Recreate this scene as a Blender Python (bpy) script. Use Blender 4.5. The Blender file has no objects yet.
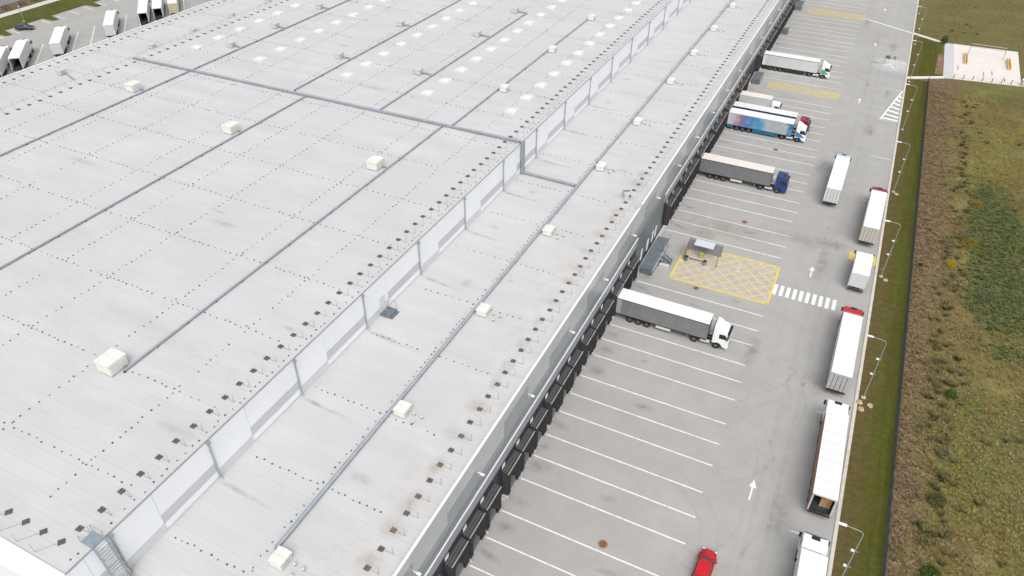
import bpy, bmesh, math, random
from mathutils import Vector, Matrix, noise
random.seed(7)
S = bpy.context.scene
COL = S.collection
# ------------------------------------------------------------------ camera
cam = bpy.data.cameras.new('camera'); co = bpy.data.objects.new('camera', cam); COL.objects.link(co)
F = 732.0; pi_, ya, ro = math.radians(37.65), math.radians(-25.64), math.radians(.5)
fw = Vector((math.sin(ya)*math.cos(pi_), math.cos(ya)*math.cos(pi_), -math.sin(pi_)))
rt = Vector((math.cos(ya), -math.sin(ya), 0)); up = rt.cross(fw)
r2 = rt*math.cos(ro)+up*math.sin(ro); u2 = -rt*math.sin(ro)+up*math.cos(ro)
m = Matrix((r2, u2, -fw)).transposed().to_4x4(); m.translation = (0, 0, 70.6)
co.matrix_world = m
cam.sensor_fit = 'HORIZONTAL'; cam.sensor_width = 36; cam.lens = F/1024*36; cam.clip_start = 1; cam.clip_end = 6000
S.camera = co
# ------------------------------------------------------------------ sky, sun, exposure
W = bpy.data.worlds.new('World'); S.world = W; W.use_nodes = True
nt = W.node_tree; nt.nodes.clear()
SUN_EL, SUN_AZ = math.radians(55), math.radians(150)      # azimuth clockwise from +Y
sky = nt.nodes.new('ShaderNodeTexSky'); sky.sky_type = 'NISHITA'; sky.sun_disc = False
sky.sun_elevation = SUN_EL; sky.sun_rotation = SUN_AZ; sky.dust_density = 4; sky.air_density = 1.0; sky.ozone_density = 1
hs = nt.nodes.new('ShaderNodeHueSaturation'); hs.inputs['Saturation'].default_value = .28
bg = nt.nodes.new('ShaderNodeBackground'); bg.inputs['Strength'].default_value = .15
wo = nt.nodes.new('ShaderNodeOutputWorld')
nt.links.new(sky.outputs[0], hs.inputs['Color']); nt.links.new(hs.outputs[0], bg.inputs[0]); nt.links.new(bg.outputs[0], wo.inputs[0])
sl = bpy.data.lights.new('sun', 'SUN'); sl.energy = 1.0; sl.angle = math.radians(50); sl.color = (1, .97, .93)
so = bpy.data.objects.new('sun', sl); COL.objects.link(so)
sd = Vector((math.sin(SUN_AZ)*math.cos(SUN_EL), math.cos(SUN_AZ)*math.cos(SUN_EL), math.sin(SUN_EL)))
so.rotation_euler = sd.to_track_quat('Z', 'Y').to_euler(); so.location = (0, 0, 200)
vs = S.view_settings; vs.view_transform = 'Standard'; vs.look = 'None'; vs.gamma = 1; vs.use_curve_mapping = False
vs.exposure = 0.37
# ------------------------------------------------------------------ materials
MATS = {}
def srgb(r, g, b):
    f = lambda c: ((c/255+.055)/1.055)**2.4 if c > 10 else c/255/12.92
    return (f(r), f(g), f(b), 1)
def mat(name, col, rough=.6, var=.12, scale=1.5, metal=0, spec=.4, col2=None, bump=0, stretch=None, coords='Object'):
    """plain paint or surface with two scales of noise in its colour and optional fine relief"""
    if name in MATS: return MATS[name]
    M = bpy.data.materials.new(name); M.use_nodes = True; n = M.node_tree; b = n.nodes['Principled BSDF']
    b.inputs['Roughness'].default_value = rough; b.inputs['Metallic'].default_value = metal
    b.inputs['Specular IOR Level'].default_value = spec
    c = tuple(col)[:3]+(1,)
    tc = n.nodes.new('ShaderNodeTexCoord'); mp = n.nodes.new('ShaderNodeMapping')
    if stretch: mp.inputs['Scale'].default_value = stretch
    if coords == 'World':
        g = n.nodes.new('ShaderNodeNewGeometry'); n.links.new(g.outputs['Position'], mp.inputs[0])
    else: n.links.new(tc.outputs['Object'], mp.inputs[0])
    nz = n.nodes.new('ShaderNodeTexNoise'); nz.inputs['Scale'].default_value = scale; nz.inputs['Detail'].default_value = 6; nz.inputs['Roughness'].default_value = .65
    n.links.new(mp.outputs[0], nz.inputs['Vector'])
    rp = n.nodes.new('ShaderNodeValToRGB'); rp.color_ramp.elements[0].position = .3; rp.color_ramp.elements[1].position = .7
    if col2 is None:
        rp.color_ramp.elements[0].color = tuple(v*(1-var) for v in c[:3])+(1,)
        rp.color_ramp.elements[1].color = tuple(min(1, v*(1+var)) for v in c[:3])+(1,)
    else:
        rp.color_ramp.elements[0].color = c; rp.color_ramp.elements[1].color = tuple(col2)[:3]+(1,)
    n.links.new(nz.outputs[0], rp.inputs[0]); n.links.new(rp.outputs[0], b.inputs['Base Color'])
    if bump:
        bn = n.nodes.new('ShaderNodeBump'); bn.inputs['Strength'].default_value = bump; bn.inputs['Distance'].default_value = .02
        n.links.new(nz.outputs[0], bn.inputs['Height']); n.links.new(bn.outputs[0], b.inputs['Normal'])
    MATS[name] = M; return M

class NT:
    """small wrapper to write node graphs by hand"""
    def __init__(s, name, rough=.9, spec=.2):
        s.M = bpy.data.materials.new(name); s.M.use_nodes = True; s.n = s.M.node_tree; s.b = s.n.nodes['Principled BSDF']
        s.b.inputs['Roughness'].default_value = rough; s.b.inputs['Specular IOR Level'].default_value = spec
        MATS[name] = s.M
        s.pos = s.node('ShaderNodeNewGeometry').outputs['Position']
    def node(s, t): return s.n.nodes.new(t)
    def link(s, a, b): s.n.links.new(a, b)
    def mapping(s, scale=(1, 1, 1), rotz=0, loc=(0, 0, 0)):
        mp = s.node('ShaderNodeMapping'); mp.inputs['Scale'].default_value = scale; mp.inputs['Rotation'].default_value = (0, 0, rotz); mp.inputs['Location'].default_value = loc
        s.link(s.pos, mp.inputs[0]); return mp.outputs[0]
    def noise(s, scale, detail=5, vec=None, rough=.6, dist=0):
        nz = s.node('ShaderNodeTexNoise'); nz.inputs['Scale'].default_value = scale; nz.inputs['Detail'].default_value = detail; nz.inputs['Roughness'].default_value = rough; nz.inputs['Distortion'].default_value = dist
        s.link(vec or s.pos, nz.inputs['Vector']); return nz.outputs[0]
    def math(s, op, a, b=None, clamp=False):
        q = s.node('ShaderNodeMath'); q.operation = op; q.use_clamp = clamp
        for i, v in enumerate((a, b)):
            if v is None: continue
            if isinstance(v, (int, float)): q.inputs[i].default_value = v
            else: s.link(v, q.inputs[i])
        return q.outputs[0]
    def ramp(s, fac, stops):
        r = s.node('ShaderNodeValToRGB'); e = r.color_ramp.elements
        while len(e) < len(stops): e.new(.5)
        for k, (p, c) in enumerate(stops):
            e[k].position = p; e[k].color = (tuple(c)[:3]+(1,)) if not isinstance(c, (int, float)) else (c, c, c, 1)
        s.link(fac, r.inputs[0]); return r.outputs[0]
    def mix(s, fac, a, b, mode='MIX'):
        q = s.node('ShaderNodeMix'); q.data_type = 'RGBA'; q.blend_type = mode
        for i, v in ((0, fac), (6, a), (7, b)):
            if isinstance(v, (int, float)): q.inputs[i].default_value = v
            elif isinstance(v, tuple): q.inputs[i].default_value = v[:3]+(1,)
            else: s.link(v, q.inputs[i])
        return q.outputs[2]
    def sep(s):
        q = s.node('ShaderNodeSeparateXYZ'); s.link(s.pos, q.inputs[0]); return q.outputs
    def bump(s, h, strength, dist):
        q = s.node('ShaderNodeBump'); q.inputs['Strength'].default_value = strength; q.inputs['Distance'].default_value = dist
        s.link(h, q.inputs['Height']); s.link(q.outputs[0], s.b.inputs['Normal'])
    def out(s, c): s.link(c, s.b.inputs['Base Color'])

# roof membrane: pale grey sheets, welded seams, dirt that follows the fall
q = NT('roof_membrane', .75, .3)
x, y, z = q.sep()
big = q.noise(.05, 4); mid = q.noise(.35, 6, q.mapping((.35, 1, 1))); fine = q.noise(3, 5)
c = q.ramp(big, [(.3, (.515, .517, .52)), (.7, (.565, .564, .563))])
c = q.mix(q.ramp(mid, [(.35, 1), (.62, 0)]), c, (.505, .502, .495), 'MIX')
seam = q.math('ABSOLUTE', q.math('SUBTRACT', q.math('FRACT', q.math('DIVIDE', y, 1.53)), .5))
c = q.mix(q.math('MULTIPLY', q.ramp(seam, [(.0, 1), (.05, 0)]), .22), c, (.33, .335, .345))
rib = q.math('ABSOLUTE', q.math('SUBTRACT', q.math('FRACT', q.math('DIVIDE', y, .51)), .5))
c = q.mix(q.math('MULTIPLY', q.ramp(rib, [(.0, 1), (.2, 0)]), .10), c, (.36, .365, .37))
cross = q.math('ABSOLUTE', q.math('SUBTRACT', q.math('FRACT', q.math('DIVIDE', x, 20.4)), .5))
c = q.mix(q.math('MULTIPLY', q.ramp(cross, [(.0, 1), (.004, 0)]), .2), c, (.4, .4, .41))
sheet = q.node('ShaderNodeTexWhiteNoise'); sheet.noise_dimensions = '1D'
q.link(q.math('FLOOR', q.math('ADD', q.math('DIVIDE', y, 1.53), .5)), sheet.inputs['W'])
c = q.mix(q.math('MULTIPLY', sheet.outputs[0], .16), c, (.43, .43, .43))
c = q.mix(q.ramp(fine, [(.55, 0), (.8, .16)]), c, (.38, .37, .35))
c = q.mix(q.math('MULTIPLY', q.ramp(q.noise(.12, 8, q.mapping((.25, 1, 1), 0, (31, 7, 0)), .7), [(.52, 0), (.75, 1)]), .3), c, (.42, .40, .36))
edge = q.ramp(q.math('DIVIDE', q.math('ADD', x, 32), 8), [(.0, 0), (.55, 1), (.8, .5)])
c = q.mix(q.math('MULTIPLY', q.math('MULTIPLY', edge, q.ramp(q.noise(.5, 7, None, .7), [(.4, 0), (.65, 1)])), .4), c, (.43, .395, .34))
pond = q.noise(.09, 3, q.mapping((1, 1, 1), 0, (11, 3, 0)))
ring = q.math('ABSOLUTE', q.math('SUBTRACT', pond, .58))
c = q.mix(q.math('MULTIPLY', q.ramp(ring, [(.0, 1), (.012, 0)]), .12), c, (.36, .35, .33))
q.out(c); q.bump(fine, .15, .02)
# concrete yard paving
q = NT('yard_paving', .85, .25)
x, y, z = q.sep()
big = q.noise(.035, 5); mid = q.noise(.25, 7, None, .7); fine = q.noise(2.2, 6, None, .75); grit = q.noise(9, 3)
c = q.ramp(big, [(.32, (.352, .344, .328)), (.68, (.400, .392, .375))])
c = q.mix(q.ramp(mid, [(.35, .5), (.6, 0)]), c, (.31, .302, .288))
lane = q.noise(.5, 5, q.mapping((1, .03, 1)), .6)
c = q.mix(q.math('MULTIPLY', q.math('MULTIPLY', q.ramp(lane, [(.48, 0), (.7, 1)]), q.ramp(q.math('MULTIPLY', q.math('ADD', x, 3), .1), [(.0, 0), (.35, 1)])), .16), c, (.24, .232, .222))
c = q.mix(q.math('MULTIPLY', q.ramp(q.noise(.8, 8, None, .7), [(.62, 0), (.75, 1)]), .32), c, (.23, .22, .205))
c = q.mix(q.ramp(fine, [(.55, 0), (.85, .3)]), c, (.26, .255, .245))
jx = q.math('ABSOLUTE', q.math('SUBTRACT', q.math('FRACT', q.math('DIVIDE', x, .8)), .5)); jy = q.math('ABSOLUTE', q.math('SUBTRACT', q.math('FRACT', q.math('DIVIDE', y, .8)), .5))
c = q.mix(q.math('MULTIPLY', q.math('MAXIMUM', q.ramp(jx, [(.0, 1), (.06, 0)]), q.ramp(jy, [(.0, 1), (.06, 0)])), .10), c, (.2, .2, .2))
q.out(c); q.bump(grit, .2, .02)
# field, verge and mown strips, told apart by where they lie
q = NT('field_ground', 1, .05)
x, y, z = q.sep()
w = q.noise(.06, 5, None, .6); n2 = q.noise(.10, 7, None, .66, .4); n3 = q.noise(1.4, 8, None, .75); n4 = q.noise(5, 4, None, .8)
c = q.ramp(n2, [(.30, (.125, .094, .040)), (.42, (.175, .142, .050)), (.52, (.165, .152, .042)), (.60, (.225, .188, .078)), (.72, (.290, .240, .125))])
c = q.mix(q.ramp(q.noise(.05, 5, q.mapping((1, 1, 1), 0, (40, 9, 0)), .65), [(.47, 0), (.60, .75)]), c, (.105, .122, .040))
c = q.mix(q.ramp(q.noise(.11, 5, q.mapping((1, 1, 1), 0, (7, 55, 0)), .65), [(.52, 0), (.66, .7)]), c, (.115, .072, .036))
vd = q.math('ADD', q.math('SUBTRACT', x, q.math('MULTIPLY', y, .028)), q.math('ADD', q.math('MULTIPLY', q.math('SUBTRACT', w, .5), 9), q.math('MULTIPLY', q.math('SUBTRACT', n3, .5), 3)))
c = q.mix(q.ramp(q.math('MULTIPLY', vd, .02), [(.325, 1), (.415, 0)]), c, q.ramp(n3, [(.3, (.085, .058, .032)), (.5, (.150, .106, .062)), (.72, (.285, .210, .135))]))
far = q.ramp(q.math('DIVIDE', q.math('ADD', y, q.math('MULTIPLY', w, 20)), 400), [(.53, 0), (.57, 1)])
c = q.mix(far, c, q.ramp(q.noise(.1, 6, None, .6), [(.3, (.118, .112, .038)), (.7, (.168, .148, .066))]))
c = q.mix(q.math('MULTIPLY', q.ramp(n3, [(.36, 1), (.52, 0)]), .45), c, (.058, .050, .020))
c = q.mix(q.math('MULTIPLY', q.ramp(n4, [(.5, 0), (.75, 1)]), .28), c, (.27, .225, .11))
q.out(c); q.bump(n3, .8, .2)
q = NT('mown_grass', 1, .05)
x, y, z = q.sep()
st = q.noise(1.4, 5, q.mapping((1, .035, 1)), .6); n3 = q.noise(1.2, 8, None, .75); n2 = q.noise(.2, 5)
c = q.ramp(st, [(.3, (.075, .066, .018)), (.5, (.078, .088, .014)), (.7, (.105, .115, .026))])
c = q.mix(q.ramp(q.math('DIVIDE', q.math('SUBTRACT', x, 12), 4.6), [(.12, .9), (.72, 0)]), c, (.128, .096, .042))
c = q.mix(q.ramp(n2, [(.48, 0), (.7, .5)]), c, (.12, .098, .045))
c = q.mix(q.math('MULTIPLY', q.ramp(n3, [(.4, 1), (.6, 0)]), .5), c, (.048, .046, .012))
q.out(c); q.bump(n3, .6, .08)
q = NT('left_grass', 1, .05)
n3 = q.noise(1.0, 7, None, .7); n2 = q.noise(.12, 5)
c = q.ramp(n2, [(.3, (.075, .085, .02)), (.6, (.115, .118, .036)), (.8, (.14, .12, .06))])
c = q.mix(q.math('MULTIPLY', q.ramp(n3, [(.4, 1), (.6, 0)]), .5), c, (.05, .052, .016)); q.out(c)

W_PAINT = mat('white_marking_paint', (.80, .80, .79), .7, .10, 3, coords='World')
Y_PAINT = mat('yellow_marking_paint', (.72, .56, .10), .7, .16, 2.5, coords='World')
def worn(name, col, lo, hi, scale=2.5, noise_lo=.3, noise_hi=.6):
    """paint worn through to the paving: alpha from noise"""
    q = NT(name, .8, .2); n3 = q.noise(scale, 8, None, .75)
    q.out(q.ramp(n3, [(.3, tuple(v*.92 for v in col)), (.7, col)]))
    a = q.ramp(n3, [(noise_lo, lo), (noise_hi, hi)]); q.link(a, q.b.inputs['Alpha']); return q.M
Y_WORN = worn('worn_yellow_paint', (.76, .60, .12), .7, 1)
Y_FAINT = worn('faded_yellow_paint', (.66, .54, .24), .5, .95)
W_WORN = worn('worn_white_paint', (.8, .8, .79), .6, 1, 1.6, .32, .5)
def stain(name, col, amount, scale=1.2, tight=(0, 1)):
    """dirt patch: fades with the patch's own radius and breaks up with noise"""
    q = NT(name, .9, .1); tc = q.node('ShaderNodeTexCoord')
    ln = q.node('ShaderNodeVectorMath'); ln.operation = 'LENGTH'; q.link(tc.outputs['Object'], ln.inputs[0])
    fall = q.ramp(ln.outputs['Value'], [(.05, 1), (.98, 0)])
    n3 = q.noise(scale, 8, None, .72)
    a = q.math('MULTIPLY', q.math('MULTIPLY', fall, q.ramp(n3, [(.32, 0), (.66, 1)])), amount)
    q.b.inputs['Base Color'].default_value = col[:3]+(1,); q.link(a, q.b.inputs['Alpha']); return q.M
ST_RUST = stain('rust_stain', (.46, .36, .25), .42, 1.2)
ST_BROWN = stain('brown_soil_stain', (.42, .33, .24), .42, .4)
ST_DARK = stain('oil_stain', (.12, .117, .112), .32, .8)
ST_WHITE = stain('spilled_white', (.85, .86, .88), .9, 1.0)
ST_GREY = stain('grey_dirt', (.34, .33, .31), .35, .9)
q = NT('tyre_rubber_mark', .9, .1); n3 = q.noise(1.1, 7, None, .7)
q.b.inputs['Base Color'].default_value = (.10, .098, .095, 1); q.link(q.ramp(n3, [(.42, 0), (.75, .13)]), q.b.inputs['Alpha']); TYRE_MARK = q.M

WHITE = mat('white_coated_metal', (.78, .78, .78), .45, .05, .6, spec=.4)
CREAM = mat('cream_coated_metal', (.70, .69, .64), .5, .06, 2)
UNITGREY = mat('grey_unit_metal', (.52, .52, .50), .55, .12, 2)
FWALL = mat('pale_wall_cladding', (.79, .81, .835), .4, .03, .25)
FGREY = mat('grey_wall_cladding', (.51, .52, .545), .45, .05, .3)
FBASE = mat('light_grey_base_cladding', (.58, .59, .61), .5, .05, .3)
C_PALE = mat('pale_facade_cladding', (.50, .515, .525), .35, .07, .3, metal=.2)
C_MID = mat('grey_facade_cladding', (.32, .345, .36), .35, .08, .3, metal=.2)
C_DARK = mat('slate_facade_cladding', (.225, .25, .268), .35, .08, .3, metal=.2)
C_BAND = mat('lavender_grey_band', (.34, .34, .37), .4, .1, 1.2, metal=.2)
C_NAVY = mat('navy_wall_cladding', (.032, .037, .052), .5, .2, 1)
CAP = mat('white_parapet_cap', (.82, .83, .84), .35, .03, .5)
CAPGREY = mat('grey_edge_flashing', (.28, .29, .32), .4, .1, 1)
GALV = mat('galvanised_steel', (.36, .39, .42), .4, .12, 2, metal=.4)
TRAY = mat('blue_grey_tray', (.29, .32, .355), .45, .15, .7, metal=.2)
TRAYTOP = mat('tray_top_sheen', (.40, .44, .48), .45, .1, .7, metal=.2)  # lighter copy of the tray colour: reflection on the top put into the paint
BLACK = mat('black_rubber', (.018, .018, .019), .75, .2, 3)
SHELT = mat('dark_shelter_fabric', (.050, .047, .048), .8, .25, 2)
DOORW = mat('pale_dock_door', (.60, .61, .62), .5, .08, 2)
CONC = mat('pale_concrete', (.52, .51, .48), .9, .12, 1.5)
KERB = mat('kerb_concrete', (.54, .51, .45), .9, .14, 1.2, coords='World')
PADM = mat('pad_concrete', (.66, .62, .575), .9, .05, .4, coords='World')
PATH = mat('path_concrete', (.50, .50, .51), .9, .07, .5, coords='World')
PLATE = mat('blue_grey_platform', (.13, .155, .175), .5, .2, 1.5)
GLASS = mat('dark_glass', (.015, .02, .025), .1, .1, 2, spec=.6)
SKYL = mat('skylight_dome', (.61, .61, .615), .5, .03, 2, spec=.3)
TYRE = mat('tyre', (.016, .016, .017), .8, .2, 3)
RIM = mat('wheel_rim', (.13, .13, .135), .4, .1, 5, metal=.4)
CHASS = mat('truck_chassis', (.026, .026, .028), .6, .3, 2)
TANK = mat('aluminium_tank', (.5, .5, .5), .35, .1, 3, metal=.6)
LIGHTR = mat('red_lamp', (.45, .02, .015), .3, .1, 4)
LAMPW = mat('white_lamp', (.82, .83, .84), .3, .03, 4)
ORANGE = mat('orange_paint', (.62, .20, .04), .5, .1, 3)
# ------------------------------------------------------------------ mesh helpers
class MB:
    def __init__(s): s.v = []; s.f = []
    def box(s, x0, x1, y0, y1, z0, z1, skip=''):
        b = len(s.v)
        s.v += [(x0, y0, z0), (x1, y0, z0), (x1, y1, z0), (x0, y1, z0), (x0, y0, z1), (x1, y0, z1), (x1, y1, z1), (x0, y1, z1)]
        F_ = {'b': (3, 2, 1, 0), 't': (4, 5, 6, 7), 's': (0, 1, 5, 4), 'e': (1, 2, 6, 5), 'n': (2, 3, 7, 6), 'w': (3, 0, 4, 7)}
        s.f += [tuple(b+i for i in F_[k]) for k in F_ if k not in skip]; return s
    def prism(s, prof, y0, y1):          # profile in x,z extruded along y
        b = len(s.v); n = len(prof)
        s.v += [(p[0], y0, p[1]) for p in prof]+[(p[0], y1, p[1]) for p in prof]
        s.f += [tuple(b+i for i in range(n-1, -1, -1)), tuple(b+n+i for i in range(n))]
        s.f += [(b+i, b+(i+1) % n, b+n+(i+1) % n, b+n+i) for i in range(n)]; return s
    def poly(s, pts, z0, z1):            # outline in x,y raised from z0 to z1
        b = len(s.v); n = len(pts)
        s.v += [(p[0], p[1], z0) for p in pts]+[(p[0], p[1], z1) for p in pts]
        s.f += [tuple(b+i for i in range(n-1, -1, -1)), tuple(b+n+i for i in range(n))]
        s.f += [(b+i, b+(i+1) % n, b+n+(i+1) % n, b+n+i) for i in range(n)]; return s
    def sheet(s, pts, z):
        b = len(s.v); s.v += [(p[0], p[1], z) for p in pts]; s.f.append(tuple(range(b, b+len(pts)))); return s
    def quad(s, pts): b = len(s.v); s.v += [tuple(p) for p in pts]; s.f.append(tuple(range(b, b+len(pts)))); return s
    def cyl(s, p, q, r0, r1=None, n=10):
        r1 = r0 if r1 is None else r1; p, q = Vector(p), Vector(q); d = (q-p).normalized()
        a = d.orthogonal().normalized(); c = d.cross(a); b = len(s.v)
        for P_, r in ((p, r0), (q, r1)):
            for i in range(n):
                t = 2*math.pi*i/n; s.v.append(tuple(P_+a*math.cos(t)*r+c*math.sin(t)*r))
        s.f += [(b+i, b+(i+1) % n, b+n+(i+1) % n, b+n+i) for i in range(n)]
        s.f += [tuple(b+n-1-i for i in range(n)), tuple(b+n+i for i in range(n))]; return s
    def mesh(s, name, bevel=0):
        me = bpy.data.meshes.new(name); me.from_pydata(s.v, [], s.f)
        if bevel:
            bm = bmesh.new(); bm.from_mesh(me)
            bmesh.ops.bevel(bm, geom=[e for e in bm.edges], offset=bevel, segments=2, affect='EDGES', clamp_overlap=True)
            bm.to_mesh(me); bm.free()
        me.update(); return me
    def build(s, name, M, parent=None, bevel=0): return obj(name, s.mesh(name, bevel), M, parent)
def obj(name, me, M=None, parent=None):
    if M is not None and not me.materials: me.materials.append(M)
    o = bpy.data.objects.new(name, me); COL.objects.link(o); o.parent = parent; return o
def tag(o, label=None, cat=None, group=None, kind=None):
    for k, v in (('label', label), ('category', cat), ('group', group), ('kind', kind)):
        if v: o[k] = v
    return o
def thing(name, label, cat, loc=(0, 0, 0), rz=0, group=None):
    o = bpy.data.objects.new(name, None); COL.objects.link(o); o.location = loc; o.rotation_euler = (0, 0, rz); o.empty_display_size = .3
    return tag(o, label, cat, group)
def copy_tree(o, parent=None):
    c = o.copy(); COL.objects.link(c); c.parent = parent
    for ch in [k for k in o.children]: copy_tree(ch, c)
    return c
ORD = ['first', 'second', 'third', 'fourth', 'fifth', 'sixth', 'seventh', 'eighth', 'ninth', 'tenth', 'eleventh', 'twelfth', 'thirteenth', 'fourteenth', 'fifteenth', 'sixteenth']
# ------------------------------------------------------------------ dimensions of the place
XW = -23.4; XF = -44.2; XL = -127.6; XE = -154.5            # facade, fire wall, far step, far facade
ZL = 13.25; ZH = 18.5; ZP = 13.6                           # low roof, high roof, parapet
YN = 12.75; Y0B = -60.0; Y1B = 420.0
PIPES = [17.1]+[27.85+12.13*k for k in range(30)]
LINES = [25.3, 29.0, 32.9, 37.3, 41.07, 44.9, 49.9, 53.7, 57.4, 61.75, 65.4, 69.1, 73.8, 77.5, 81.1, 85.7, 89.3, 93.1, 109.85, 113.6, 117.3, 122.4, 126.0, 129.7, 134.3, 137.9, 141.7, 146.3, 149.9, 153.6]
for k in range(0, 15):
    for d in (0, 3.7, 7.4):
        v = 158.25+12.06*k+d
        if not (181.5 < v < 189.5 or 247.5 < v < 257): LINES.append(v)
# ------------------------------------------------------------------ ground, yard, roads
g = MB(); R_ = 3000
xs = [-R_, -400, -300, -230, 10, 80, 200, R_]; 
g.sheet([(-R_, -R_), (R_, -R_), (R_, R_), (-R_, R_)], -.02)
tag(g.build('ground', MATS['field_ground']), kind='structure')
yard = tag(MB().sheet([(XW-1, -120), (11.6, -120), (11.6, 700), (XW-1, 700)], .004).build('yard', MATS['yard_paving']), kind='structure')
lyard = tag(MB().sheet([(-232, -120), (XE+1, -120), (XE+1, 700), (-232, 700)], .004).build('yard', MATS['yard_paving']), kind='structure')
kerb = MB()
kerb.box(11.6, 12.0, -120, 700, -.02, .12)
tag(kerb.build('kerb', KERB), kind='structure')
strip = tag(MB().sheet([(12.0, -120), (16.9, -120), (16.9, 205.5), (12.0, 205.5)], .05).build('grass_strip', MATS['mown_grass']), kind='structure')
tag(MB().sheet([(12.0, 206.6), (19.6, 211), (19.6, 237.2), (12.0, 241.6)], .05).build('grass_strip', MATS['mown_grass']), kind='structure')
# far side: grass with islands reaching into the parking yard, path, road
pts = [(-233.5, -100), (-222, -100)]
yy = 124.5-15*15
while yy < 500:
    pts += [(-222.1, yy-1.4), (-217.6, yy-1.2), (-217.2, yy-.6), (-217.2, yy+.5), (-219.5, yy+1.1), (-222.1, yy+1.6)]; yy += 15
pts += [(-222, 520), (-233.5, 520)]
lg = MB().poly(pts, 0, .09).build('grass_verge', MATS['left_grass']); tag(lg, kind='structure')
tag(MB().sheet([(-236.8, -100), (-233.5, -100), (-233.5, 520), (-236.8, 520)], .06).build('footpath', CONC), kind='structure')
tag(MB().sheet([(-262, -100), (-244, -100), (-244, 520), (-262, 520)], .03).build('road', mat('far_road_asphalt', (.19, .18, .19), .9, .1, .4)), kind='structure')
# ------------------------------------------------------------------ painted markings, children of the yard
def strip_mesh(x0, y0, x1, y1, w, z=.009):
    d = Vector((x1-x0, y1-y0)); n = Vector((-d.y, d.x)).normalized()*w/2
    return MB().sheet([(x0-n.x, y0-n.y), (x1-n.x, y1-n.y), (x1+n.x, y1+n.y), (x0+n.x, y0+n.y)], z)
bay = MB().sheet([(0, -.085), (20.2, -.085), (20.2, .085), (0, .085)], .009).mesh('bay_line'); bay.materials.append(W_PAINT)
bayf = MB().sheet([(0, -.085), (20.2, -.085), (20.2, .085), (0, .085)], .009).mesh('bay_line'); bayf.materials.append(W_WORN)
for v in LINES:
    o = obj('bay_line', bayf, None, yard); o.location = (-22.85+random.uniform(-.1, .1), v, 0)
for k in range(9):
    y = 56.7+19.9*k
    if k == 2: continue
    strip_mesh(7.35, y, 11.4, y-.05, .14).build('bay_tick', W_WORN, yard)
def hatch(x0, x1, y0, y1, M, sp, w, border, diag=(1, -1)):
    for a in ((x0, y0, x1, y0), (x1, y0, x1, y1), (x1, y1, x0, y1), (x0, y1, x0, y0)):
        strip_mesh(*a, border, .010).build('hatch_border', M, yard)
    H_ = y1-y0
    for i, s_ in enumerate(diag):
        t = x0-H_+sp*.6
        while t < x1:
            a, b = t, t+H_; ya_, yb = y0, y1
            if a < x0: ya_ = y0+(x0-a); a = x0
            if b > x1: yb = y1-(b-x1); b = x1
            if s_ < 0: ya_, yb = y0+y1-ya_, y0+y1-yb
            if b-a > .4: strip_mesh(a, ya_, b, yb, w, .014+.004*i).build('hatch_line', M, yard)
            t += sp
MB().sheet([(-18, 96.3), (-2.6, 96.3), (-2.6, 107.1), (-18, 107.1)], .0065).build('hatch_ground', mat('lilac_paving', (.41, .385, .41), .9, .12, .8, coords='World'), yard)
hatch(-18, -2.6, 96.3, 107.1, Y_WORN, 2.15, .22, .34)
hatch(-18.7, -2.3, 183.4, 187.4, Y_FAINT, 1.5, .34, .45)
hatch(-18.5, -2.2, 249.4, 254.6, Y_FAINT, 1.5, .34, .45)
hatch(7.5, 11.5, 114.7, 117.3, Y_WORN, 1.3, .3, .3)
for k in range(10):
    x = -2.45+k*.985
    MB().sheet([(x, 99.35), (x+.52, 99.35), (x+.52, 102.15), (x, 102.15)], .009).build('zebra_bar', W_PAINT if k < 9 else W_WORN, yard)
arrow = MB().sheet([(-.09, -1.6), (.09, -1.6), (.09, .4), (-.09, .4)], .009).sheet([(-.42, .4), (.42, .4), (0, 1.6)], .009).mesh('lane_arrow'); arrow.materials.append(W_PAINT)
for x, y in ((2.3, 60.3), (2.3, 108.2), (2.55, 185.0), (2.75, 228), (2.85, 263.5)): obj('lane_arrow', arrow, None, yard).location = (x, y, 0)
strip_mesh(-1.9, 251.4, 11.6, 243.6, .5).build('path_line', W_PAINT, yard)
for k in range(7):
    y = 177.2+k*2.5; xl = 7.9+(y-176.5)*.197
    strip_mesh(xl, y+.1, 11.45, y-.9 if k else y-.3, .75).build('hatch_line', W_PAINT, yard)
strip_mesh(7.8, 176.4, 11.5, 196.2, .3, .013).build('hatch_border', W_PAINT, yard)
# dirt, tyre marks, manholes
disc = lambda: MB().sheet([(math.cos(t*math.pi/12), math.sin(t*math.pi/12)) for t in range(24)], 0)
DISCS = {}
zz = [.018]
def patch(x, y, sx, sy, M, rz=0, z=None, parent=yard, name='dirt_patch'):
    if M.name not in DISCS: DISCS[M.name] = disc().mesh(name); DISCS[M.name].materials.append(M)
    zz[0] += .0007
    o = obj(name, DISCS[M.name], None, parent); o.location = (x, y, zz[0] if z is None else z+zz[0]-.018); o.scale = (sx, sy, 1); o.rotation_euler = (0, 0, rz); return o
patch(-14, 115, 10, 3.5, ST_BROWN); patch(0, 117.5, 7, 2.5, ST_BROWN); patch(4.5, 118, 3, 1.8, ST_BROWN); patch(-17, 111.5, 5, 2, ST_BROWN)
patch(8.6, 216.5, 5.5, 2.2, ST_WHITE, -.1, name='spilled_powder'); patch(8, 213, 7, 6, ST_WHITE, -.3, name='spilled_powder')
for i in range(22):
    patch(random.uniform(-21, -4), random.choice(LINES[3:40])+1.85, random.uniform(.5, 2.2), random.uniform(.3, .8), random.choice((ST_DARK, ST_DARK, ST_GREY)), random.uniform(-.3, .3))
for i in range(16):
    patch(random.uniform(-3, 11), random.uniform(40, 250), random.uniform(.6, 2), random.uniform(1, 6), ST_DARK)
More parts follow.
